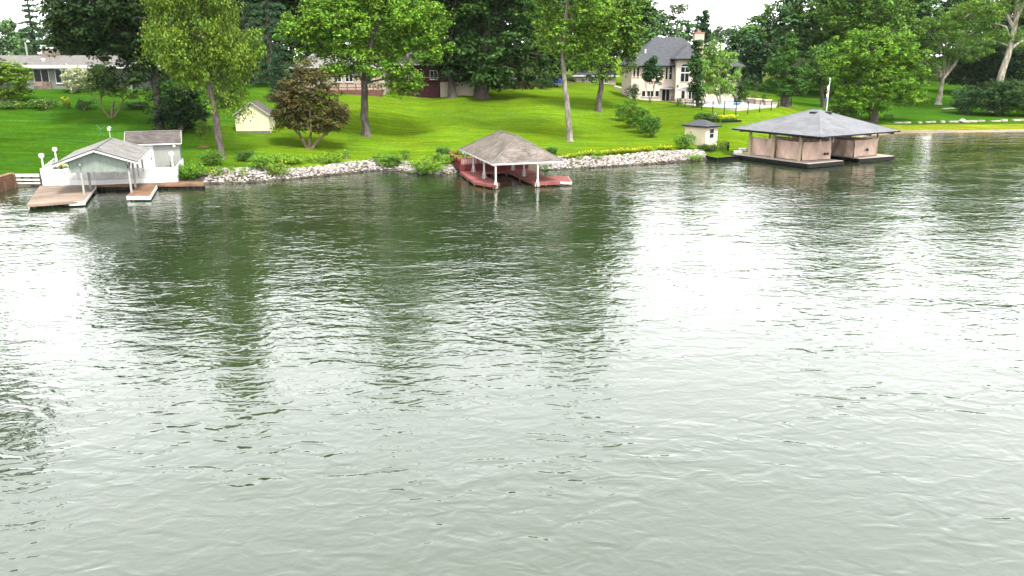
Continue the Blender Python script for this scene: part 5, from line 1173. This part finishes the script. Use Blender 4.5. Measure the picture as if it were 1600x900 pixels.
# young sapling in a mulch ring
make_tree('sapling', 'thin young sapling in a ring of mulch near the sage shed', (318, 230), [(318, 212)], .05, [(318, 206, 11, 13), (316, 195, 8, 9)], (.075, .13, .015), .35, .16, 22, .6, bk='brown', limbs=5)
b = ground(318, 230); mb = MB(); mb.lathe(b - [0, 0, .05], [(.8, 0), (.65, .1), (.1, .14)], 16); solo('mulch_ring', mb, mat('mulch', (.13, .055, .03), .95, .3, 6, .03, 15), 'reddish ring of mulch round the young sapling', 'mulch')

# background woods: two shared labels, one group each
BGL = 'tall dark tree in the wood behind the houses'; BGG = 'wood behind the houses'
def wood(px, Y, top, half, color, n=6, label=BGL, group=BGG, low=118, bk='dark', ls=.6):
    rng = random.Random(int(px * 7 + Y)); lobes = []
    hh = (low - top)
    for i in range(n):
        q = i / (n - 1.0); r = half * (.55 + .5 * math.sin(math.pi * (.18 + .72 * q))); lobes.append((px + rng.uniform(-.45, .45) * half, low - hh * (.12 + .8 * q), r * .8, hh / n * rng.uniform(.95, 1.35), rng.uniform(-2, 2)))
    make_tree('forest_tree', label, (px, None, Y), [(px, low), (px + rng.uniform(-4, 4), top + hh * .4)], .45, lobes, color, 1.7, ls * 1.1, 36, 1.2, bk=bk, limbs=8, group=group, rich=1.3)
def behind(px):
    for lim, what in ((130, 'above the ranch house chimney'), (235, 'behind the ranch house and the big dark maple'), (330, 'behind the drooping tree'), (480, 'behind the cream shed and the spruces'), (600, 'behind the cream house'), (690, 'behind the dark red house'), (800, 'behind the massive dark maple'), (870, 'behind the low beige house'), (2000, 'behind the pale house and the leaning trunks')):
        if px < lim: return 'tall dark tree in the wood ' + what
def behind2(px):
    for lim, what in ((1210, 'nearest the grey-roofed house and its pool'), (1270, 'behind the dark cone-shaped tree'), (1420, 'behind the very tall oak'), (1500, 'behind the forked sycamore'), (1640, 'behind the white-trunked sycamore'), (3000, 'past the end of the sandy beach')):
        if px < lim: return 'tall green tree in the wood ' + what
for (px, Y, top, half, col) in ((255, 160, -70, 55, DG), (345, 165, -90, 60, (.02, .045, .014)), (300, 185, -60, 50, DG), (415, 190, -120, 45, (.024, .05, .015)), (455, 170, -130, 50, DG), (520, 180, -130, 55, (.025, .055, .014)), (620, 190, -80, 55, DG), (665, 180, -70, 42, DG), (700, 195, -95, 55, DG), (780, 192, -85, 60, DG), (850, 178, -70, 42, (.032, .07, .014)), (838, 205, -100, 55, DG), (900, 205, -60, 48, DG), (985, 200, -30, 26, MG), (945, 215, -60, 40, DG), (560, 205, -90, 60, DG), (380, 205, -85, 60, DG), (150, 175, -40, 48, DG), (205, 180, -70, 50, DG), (108, 190, 0, 28, MG), (500, 168, -125, 42, DG), (735, 185, -60, 40, DG)):
    wood(px, Y, top, half, col, label=behind(px))
RL_, RG_ = 'tall green tree in the wood behind the pool lawn', 'wood behind the pool lawn'
for (px, Y, top, half, col) in ((1160, 225, 42, 26, (.03, .075, .022)), (1188, 215, 14, 30, (.045, .095, .02)), (1222, 220, -5, 34, (.035, .08, .022)), (1258, 212, -18, 38, (.04, .09, .02)), (1296, 205, -40, 40, MG), (1180, 205, 60, 28, (.022, .055, .018)), (1243, 200, 38, 34, (.028, .065, .016)), (1320, 215, -55, 45, (.03, .07, .016)), (1500, 235, -40, 55, (.025, .055, .015)), (1555, 230, -30, 55, (.03, .06, .014)), (1610, 225, -60, 55, (.03, .065, .015)), (1440, 225, -50, 45, (.03, .07, .015)), (1680, 215, -70, 60, MG), (1760, 210, -60, 60, DG), (1525, 205, 60, 48, (.018, .04, .012)), (1585, 200, 55, 45, (.018, .042, .012)), (1345, 225, -50, 40, (.028, .062, .014)), (1395, 230, -45, 42, (.028, .062, .014))):
    wood(px, Y, top, half, col, label=behind2(px), group=RG_, low=132 if px > 1400 else 122)
# far trees over the roofs
FL, FGp = 'distant pale tree far beyond the roofs', 'distant trees beyond the roofs'
for (px, Y, top, half, low) in ((1040, 300, 20, 34, 75), (1010, 290, 10, 22, 75), (1072, 320, 34, 22, 75), (1125, 420, 45, 16, 68), (1145, 400, 48, 16, 70), (1108, 430, 50, 16, 70), (10, 330, 38, 24, 90), (45, 350, 42, 22, 90), (-25, 320, 30, 30, 90), (90, 310, 22, 26, 90), (30, 270, 62, 22, 95), (130, 300, 10, 26, 90)):
    wood(px, Y, top, half, (.05, .10, .03), 5, 'distant pale tree far beyond the ' + ('ranch house roof' if px < 500 else ('grey hip roof of the house above the pool' if px < 1090 else 'chimney, in the gap under the sky')), FGp, low, ls=.8)
make_conifer('tall open pine rising behind the ranch house chimney', (66, None, 185), -40, 26, (.03, .065, .03), name='pine_tree', gap=1.3, lsize=.45, per=40)
make_conifer('blue-green spruce standing behind the cream shed', (428, None, 142), -120, 46, (.028, .060, .027), lsize=.36, per=30)
make_conifer('dark spruce close behind the drooping tree', (392, None, 150), -105, 42, (.018, .04, .015), lsize=.36, per=30)
make_conifer('small dark spruce beside the cream shed', (435, None, 130), 88, 24, (.018, .045, .018), lsize=.3)
# dark yew mass between the two trunks
make_shrub('large dark yew filling the gap behind the sage shed roof', (284, 205), 90, 72, (.010, .022, .008), name='yew_bush', lsize=.26, csize=.8, per=34)
make_shrub('dark rounded bush between the drooping tree trunk and the cream shed', (352, 199, 122), 40, 40, (.014, .03, .01), name='yew_bush', lsize=.24, csize=.7)

# trees round the grey-roofed house
make_tree('topiary_tree', 'round clipped tree on twin stems in front of the grey-roofed house', (1016, None, 152), [(1016, 140)], .16, [(1018, 114, 17, 17), (1018, 100, 11, 11), (1010, 120, 12, 10), (1028, 120, 11, 10)], (.018, .050, .014), .5, .22, 60, 1.7, bk='dark', stems=2, limbs=6, rich=2.0)
make_shrub('dark oval bush beside the lower wall of the grey-roofed house', (990, 145, 151), 22, 28, (.020, .05, .016), lsize=.2, csize=.45)
make_tree('arborvitae', 'slim dark evergreen column beside the patio umbrellas', (1090, 168), [(1089, 140), (1088, 90)], .3, [(1088, 88, 10, 22), (1085, 112, 12, 24), (1088, 138, 11, 22), (1090, 155, 9, 14), (1091, 75, 7, 14)], (.016, .042, .012), .5, .24, 70, 1.6, bk='dark', upright=1.2, limbs=5, aspect=.4, tips=(.035, .075, .012), rich=2.2)
make_tree('river_birch', 'light green feathery birch with pale stems beside the pool', (1126, 163), [(1122, 130)], .22, [(1118, 100, 25, 27), (1102, 120, 17, 18), (1140, 115, 18, 24), (1120, 138, 28, 14), (1115, 75, 13, 9), (1135, 92, 14, 14), (1098, 102, 12, 14)], (.085, .165, .030), .6, .24, 46, 1.1, bk='white', stems=3, limbs=12, droop=.4, aspect=.45, tips=(.14, .23, .03))
make_shrub('dark green bush between the birch and the stone planters', (1155, 160, 156), 26, 34, (.022, .055, .014), lsize=.22, csize=.5)
for k, px in enumerate((1163, 1177, 1193)): make_shrub('leafy bush between the %s stone planters counted from the birch' % ('first and second', 'second and third', 'third and fourth')[k], (px, 163, 156.0), 13, 15, (.04, .09, .018), 'bushes among the planters', lsize=.18, csize=.35)
make_tree('cypress_tree', 'dark double-pointed evergreen rising behind the chimney', (1096, None, 182), [(1096, 90)], .35, [(1090, 52, 9, 22), (1103, 38, 8, 24), (1098, 68, 14, 18), (1091, 34, 4, 12), (1105, 20, 4, 12), (1096, 88, 14, 14)], (.013, .038, .016), .6, .34, 70, 1.8, bk='dark', upright=1.2, limbs=5, aspect=.4, rich=2.4)
make_tree('bare_tree', 'thin sparse-leaved tree against the sky behind the grey-roofed house', (1058, None, 240), [(1057, 60), (1058, 35), (1060, 14)], .15, [(1058, 18, 14, 9), (1050, 26, 7, 5), (1068, 10, 8, 6), (1022, 18, 6, 6)], (.06, .08, .04), .7, .4, 16, .9, bk='grey', limbs=16)
make_tree('hackberry_tree', 'dense dark cone-shaped tree at the end of the pool fence', (1227, 167), [(1227, 148), (1228, 110)], .85, [(1227, 112, 30, 32), (1232, 78, 18, 22), (1204, 122, 16, 20), (1246, 124, 18, 22), (1228, 138, 26, 12), (1238, 62, 7, 10), (1218, 95, 20, 20)], (.024, .062, .010), .7, .26, 44, 1.2, bk='dark', limbs=10, upright=.5, tips=(.042, .095, .012))
make_tree('young_oak', 'mid green tree between the cone-shaped tree and the big oak', (1286, 168), [(1284, 140), (1280, 110)], .4, [(1278, 95, 26, 24), (1290, 125, 24, 18), (1266, 120, 18, 18)], (.04, .088, .014), 1.0, .34, 42, 1.0, bk='dark', limbs=8)
make_tree('oak_tree', 'big spreading light green oak on the lawn beyond the pale boathouse', (1364, 190), [(1364, 170), (1362, 130), (1362, 80)], .85,
          [(1365, 75, 55, 28), (1320, 100, 36, 26), (1410, 98, 38, 28), (1365, 120, 62, 34), (1310, 130, 26, 22), (1425, 130, 26, 20), (1350, 55, 28, 14), (1395, 62, 34, 18), (1345, 158, 50, 16), (1410, 155, 32, 14)], (.055, .125, .010), .9, .29, 46, 1.05, bk='dark', limbs=16, tips=(.10, .185, .014))
make_tree('tall_oak', 'very tall mid green tree towering behind the spreading oak', (1362, None, 192), [(1362, 110), (1362, 30), (1365, -30)], .7, [(1360, 20, 70, 38), (1320, 45, 40, 34), (1410, 40, 45, 36), (1365, -40, 75, 45), (1430, 75, 28, 30), (1300, 10, 34, 34), (1365, 75, 60, 26)], (.042, .092, .012), 1.4, .44, 42, 1.0, bk='dark', limbs=12, tips=(.07, .13, .012))
make_tree('sycamore_tree', 'sycamore with a short brown trunk and forked white limbs on the shaded lawn', (1466, 163), [(1470, 140), (1477, 112)], .6, [(1482, 55, 40, 26), (1520, 30, 40, 24), (1455, 45, 26, 22), (1492, 92, 34, 16), (1450, 108, 22, 12), (1540, 65, 24, 18)], (.055, .115, .014), .95, .3, 30, .6, bk='white', limbs=8, droop=.3, rich=.7,
          extra_limbs=[[(1474, 122, 2.70), (1492, 100, 2.25), (1502, 80, 1.80), (1508, 58, 1.35), (1530, 45, 0.68)], [(1474, 122, 2.25), (1455, 95, 1.80), (1462, 82, 1.57), (1480, 55, 1.35), (1486, 35, 0.90)], [(1474, 118, 2.25), (1478, 70, 1.80), (1484, 30, 1.12)], [(1470, 120, 1.80), (1448, 100, 1.35), (1440, 90, 0.90)]], limb_r=.15)
make_tree('sycamore_tree', 'tall sycamore with a leaning white trunk rising out of the dark bushes', (1556, None, 172), [(1562, 130), (1575, 85), (1584, 45), (1590, 0), (1600, -60)], .75, [(1545, 18, 48, 20), (1575, -30, 60, 36), (1598, 55, 26, 20), (1530, 62, 28, 16), (1610, 10, 36, 30), (1560, 55, 20, 14)], (.07, .130, .018), .9, .28, 28, .5, bk='white', limbs=8, droop=.3, rich=.6,
          extra_limbs=[[(1583, 42, 3.15), (1572, 22, 2.25), (1548, 17, 1.80), (1522, 15, 1.35), (1505, 30, 0.68)], [(1580, 75, 2.70), (1596, 65, 1.80), (1615, 55, 0.90)], [(1578, 58, 1.80), (1572, 42, 1.35), (1555, 36, 0.72)], [(1588, 30, 2.70), (1600, 5, 2.25), (1612, -40, 1.35)]], limb_r=.15)
for (px, py, w_, h_, lab, colr) in ((1512, 178, 62, 44, 'mid green bush beside the slab at the foot of the white sycamore', (.026, .058, .016)), (1562, 181, 80, 56, 'large dark bush with arching branches on the beach lawn', (.021, .047, .012)), (1612, 182, 80, 60, 'yellow-tipped dark bush at the end of the beach', (.028, .06, .012))):
    make_shrub(lab, (px, py), w_, h_, colr, name='large_bush', lsize=.3, csize=.8, per=40, density=1.2, tips=(.07, .11, .015) if px > 1600 else None)
make_shrub('low dark hedge beneath the spreading oak', (1315, 180), 40, 14, (.02, .03, .012), name='hedge', lsize=.2, csize=.4)
b = ground(1388, 187)
t = thing('garden_bench', 'small black bench in the shade under the spreading oak', 'bench', b); f2 = Frame(b[0], b[1], 0, 1)
mb = MB(); mb.box(f2, -.9, -.25, b[2] + .42, .9, .25, b[2] + .48); part('seat', mb, M_black, t)
for k in range(3): mb = MB(); mb.bar(f2(-.9, .27, b[2] + .6 + .15 * k), f2(.9, .27, b[2] + .6 + .15 * k), .03, .09); part('back_slat', mb, M_black, t)
for sx in (-.8, .8):
    for sy in (-.2, .27): mb = MB(); mb.bar(f2(sx, sy, b[2] - .02), f2(sx, sy, b[2] + (.42 if sy < 0 else .95)), .06, .06); part('leg', mb, M_black, t)
# tall tree past the frame whose reflection darkens the water
make_tree('cottonwood_tree', 'tall dark tree on the shore past the timber wall', (-185, None, 88), [(-185, 100), (-185, -100)], .7, [(-185, 20, 90, 70), (-225, -80, 100, 80), (-165, -180, 90, 80), (-205, -250, 70, 60), (-145, 90, 60, 40)], (.03, .065, .012), 1.3, .55, 40, .9, bk='grey', limbs=12, rich=.8)

# ================================================================== SHRUBS, FLOWERS, EDGES
for i, (px, py, w_, h_, colr, lab) in enumerate((
        (120, 144, 46, 38, (.17, .20, .09), 'pale variegated bush against the ranch house wall'),
        (20, 170, 50, 11, (.035, .08, .015), 'long low hedge below the ranch house with a white flower tuft'),
        (70, 170, 44, 14, (.03, .075, .015), 'low hedge below the ranch house with yellow-green tops'),
        (132, 172, 34, 16, (.02, .055, .012), 'dark round bush in the hedge below the ranch house'),
        (215, 170, 46, 10, (.025, .06, .012), 'flat dark hedge beside the dark maple trunk'))):
    make_shrub(lab, (px, py), w_, h_, colr, name='hedge_bush', lsize=.16, csize=.4, spots=(.12, (.3, .32, .05)) if i in (1, 2) else ((.35, (.45, .46, .34)) if i == 0 else None))
make_blades('daylily_clump', 'orange and yellow flowered clump in the ranch house hedge', (105, 170), 16, 14, (.07, .13, .015), n=120, flowers=(.4, .22, .015), nf=14, fsize=.16)
for i, (px, py, w_, h_, colr, lab) in enumerate((
        (299, 279, 42, 20, (.070, .150, .014), 'bright green bush spilling over the end of the dock walk'),
        (330, 258, 32, 18, (.055, .12, .014), 'green bush at the foot of the leaning trunk'),
        (384, 252, 32, 13, (.03, .075, .014), 'dark green mound at the lawn edge above the stones'),
        (338, 277, 22, 12, (.10, .15, .02), 'pale green tuft growing among the stones by the dock'),
        (354, 274, 22, 13, (.075, .15, .015), 'green dome growing in the middle of the stones'),
        (409, 266, 36, 18, (.075, .155, .015), 'bright leafy mound where the stones narrow'),
        (380, 278, 14, 14, (.10, .17, .02), 'small yellow-green tuft at the waterline stones'),
        (432, 276, 36, 16, (.10, .16, .02), 'yellow-green mound hanging over the waterline stones'),
        (424, 254, 40, 10, (.085, .16, .014), 'low leafy strip along the lawn edge beside the mound'),
        (455, 256, 44, 10, (.085, .17, .014), 'leafy strip with a few yellow flowers above the stones'),
        (505, 254, 46, 9, (.09, .17, .014), 'long leafy edging above the stones by the purple-leaved tree'),
        (541, 248, 20, 11, (.075, .15, .016), 'upright leafy clump at the lawn edge above the stones'),
        (612, 262, 42, 17, (.065, .14, .016), 'broad leafy clump between the two stretches of stones'),
        (590, 252, 30, 9, (.08, .15, .016), 'low leafy clump above the broad leafy clump'),
        (635, 249, 16, 13, (.04, .095, .014), 'dark leafy clump standing by the pink stones'),
        (672, 271, 52, 18, (.095, .175, .016), 'yellow-green groundcover mound spilling into the water beside the red dock'),
        (688, 258, 36, 14, (.085, .16, .016), 'leafy mound against the red deck wall'),
        (852, 267, 16, 11, (.045, .11, .014), 'green bush at the waterline behind the red landing'),
        (933, 251, 17, 12, (.09, .17, .016), 'light green bush standing on the white stones'),
        (903, 250, 16, 6, (.09, .17, .016), 'flat leafy tuft at the start of the yellow flower row'),
        (1086, 253, 27, 9, (.085, .165, .018), 'low green tuft at the end of the white stones by the landing'),
        (1072, 233, 24, 21, (.055, .13, .012), 'round green bush beside the cream hip-roof shed'),
        (1108, 236, 32, 8, (.025, .055, .012), 'low dark hedge in front of the cream hip-roof shed'),
        (1128, 234, 20, 11, (.025, .06, .012), 'dark bush between the cream hip-roof shed and the dark figure'),
        (968, 189, 14, 24, (.045, .11, .012), 'small green bush at the upper end of the row on the slope'),
        (986, 200, 26, 38, (.075, .155, .013), 'tallest bright bush of the row on the slope'),
        (1003, 208, 24, 36, (.06, .135, .013), 'bright bush next to the last in the row on the slope'),
        (1019, 215, 24, 30, (.042, .10, .013), 'darker egg-shaped bush at the lower end of the row on the slope'),
        (1104, 189, 32, 10, (.03, .07, .012), 'dark clipped mound beside the yellow flower bed'),
        (1060, 165, 14, 9, (.05, .11, .015), 'small bush on the slope below the patio umbrellas'),
        (850, 140, 20, 14, (.028, .07, .012), 'dark bush at the crest of the lawn by the blue-covered boat'),
        )):
    make_shrub(lab, (px, py), w_ * 1.15, h_ * 1.2, colr, lsize=.14, csize=.34, per=34, density=1.15, spots=(.06, (.5, .42, .03)) if 'yellow flowers' in lab else None)
make_shrub('dark red-brown hedge along the crest of the lawn', (808, 139.5), 66, 9, (.05, .022, .016), name='hedge', lsize=.22, csize=.45, deep=.25)
make_shrub('dark green bush under the massive maple', (780, 139.5), 26, 10, (.02, .05, .014), lsize=.2, csize=.4)
make_blades('ornamental_grass', 'tall ornamental grass beside the red deck', (692, 246), 26, 20, (.055, .125, .022), n=420, width=.03)
make_blades('ornamental_grass', 'tall ornamental grass behind the hip roof of the red dock', (862, 241), 22, 14, (.06, .14, .022), n=360, width=.03)
for k, px in enumerate(range(884, 1046, 10)):
    if px in (1024,): continue
    py = 246.5 - (px - 884) * .075 + (1.5 if px < 895 else 0); make_blades('daylily_clump', 'yellow-flowered daylily clump in the row along the top of the white stones', (px + R.uniform(-2, 2), py), R.uniform(12, 18), R.uniform(4.5, 7.5), (.13, .17, .010), 'daylilies above the white stones', n=240, flowers=(.38, .33, .012), nf=R.randint(3, 12), fsize=.12, spread=1.0)
for k, px in enumerate((1117, 1127, 1137, 1147)):
    make_blades('daylily_clump', 'yellow-flowered clump in the black-edged flower bed', (px, 190.5 - .2 * k), 14, 8, (.10, .17, .014), 'yellow flowers in the black-edged bed', n=120, flowers=(.45, .38, .02), nf=20, fsize=.15)
a, b = ground(1128, 192), ground(1158, 191); mb = MB(); mb.bar(a + [0, 0, .1], b + [0, 0, .1], .15, .45); solo('bed_edging', mb, M_black, 'black timber edging of the yellow flower bed', 'edging')
b = ground(1117, 188); mb = MB(); mb.lathe(b, [(.2, 0), (.2, .25), (.1, .3), (.15, .6), (.2, .8), (.1, .95), (.12, 1.05), (.03, 1.2)], 10); solo('white_statue', mb, M_white, 'small white garden statue beside the yellow flower bed', 'statue', smooth=True)
# low edging stones above the beach
rg = random.Random(77)
px = 1396.0
while px < 1600:
    w_ = rg.uniform(6, 17); py = 192.5 - (px - 1396) * .018 + rg.uniform(-.4, .4); a = ground(px, py); b = ground(px + w_ * .92, py - .1); rr_ = rg.uniform(.22, .5)
    mb = MB(); mb.bar(a + [0, 0, .08], b + [0, 0, .08], rg.uniform(.4, .7), rr_, tuple([rg.uniform(.75, 1.2)] * 3)); o = solo('edging_stone', mb, mat('edging_stone', (.22, .20, .165), .9, .25, 2, .03, 6, attr=True), 'pale flat edging stone in the line above the beach', 'stone', 'edging stones above the beach')
    px += w_ * (1.0 if rg.random() < .7 else 1.9)
p = ground(1503, 191.5); v, f, c = [], [], []; rock_mesh(np.random.default_rng(5), p[0], p[1], p[2] + .12, .8, v, f, c, (.3, .29, .27)); o = link_mesh('boulder', np.array(v) - p, f, STONE, None, c); o.location = p; tag(o, 'large white boulder in the line of edging stones', 'boulder')
a, b = ground(1473, 172.5), ground(1491, 171.5); mb = MB(); mb.bar(a + [0, 0, .3], b + [0, 0, .3], .9, .16); solo('plank_bench', mb, M_post, 'pale flat slab lying on the lawn beside the dark bushes', 'slab')

# ================================================================== HAZE
hz = MB(); hz.box(WF, -2300, -450, -4, 2300, 3800, 60)
hm = bpy.data.materials.new('haze_air'); hm.use_nodes = True; hm.node_tree.nodes.clear(); ho = hm.node_tree.nodes.new('ShaderNodeOutputMaterial'); hv = hm.node_tree.nodes.new('ShaderNodeVolumePrincipled')
hv.inputs['Color'].default_value = (.9, .95, 1, 1); hv.inputs['Density'].default_value = .000025; hv.inputs['Anisotropy'].default_value = .1; hm.node_tree.links.new(hv.outputs[0], ho.inputs['Volume'])
h_ = part('haze', hz, hm); h_['kind'] = 'stuff'; h_['label'] = 'thin pale haze in the air over the lake'
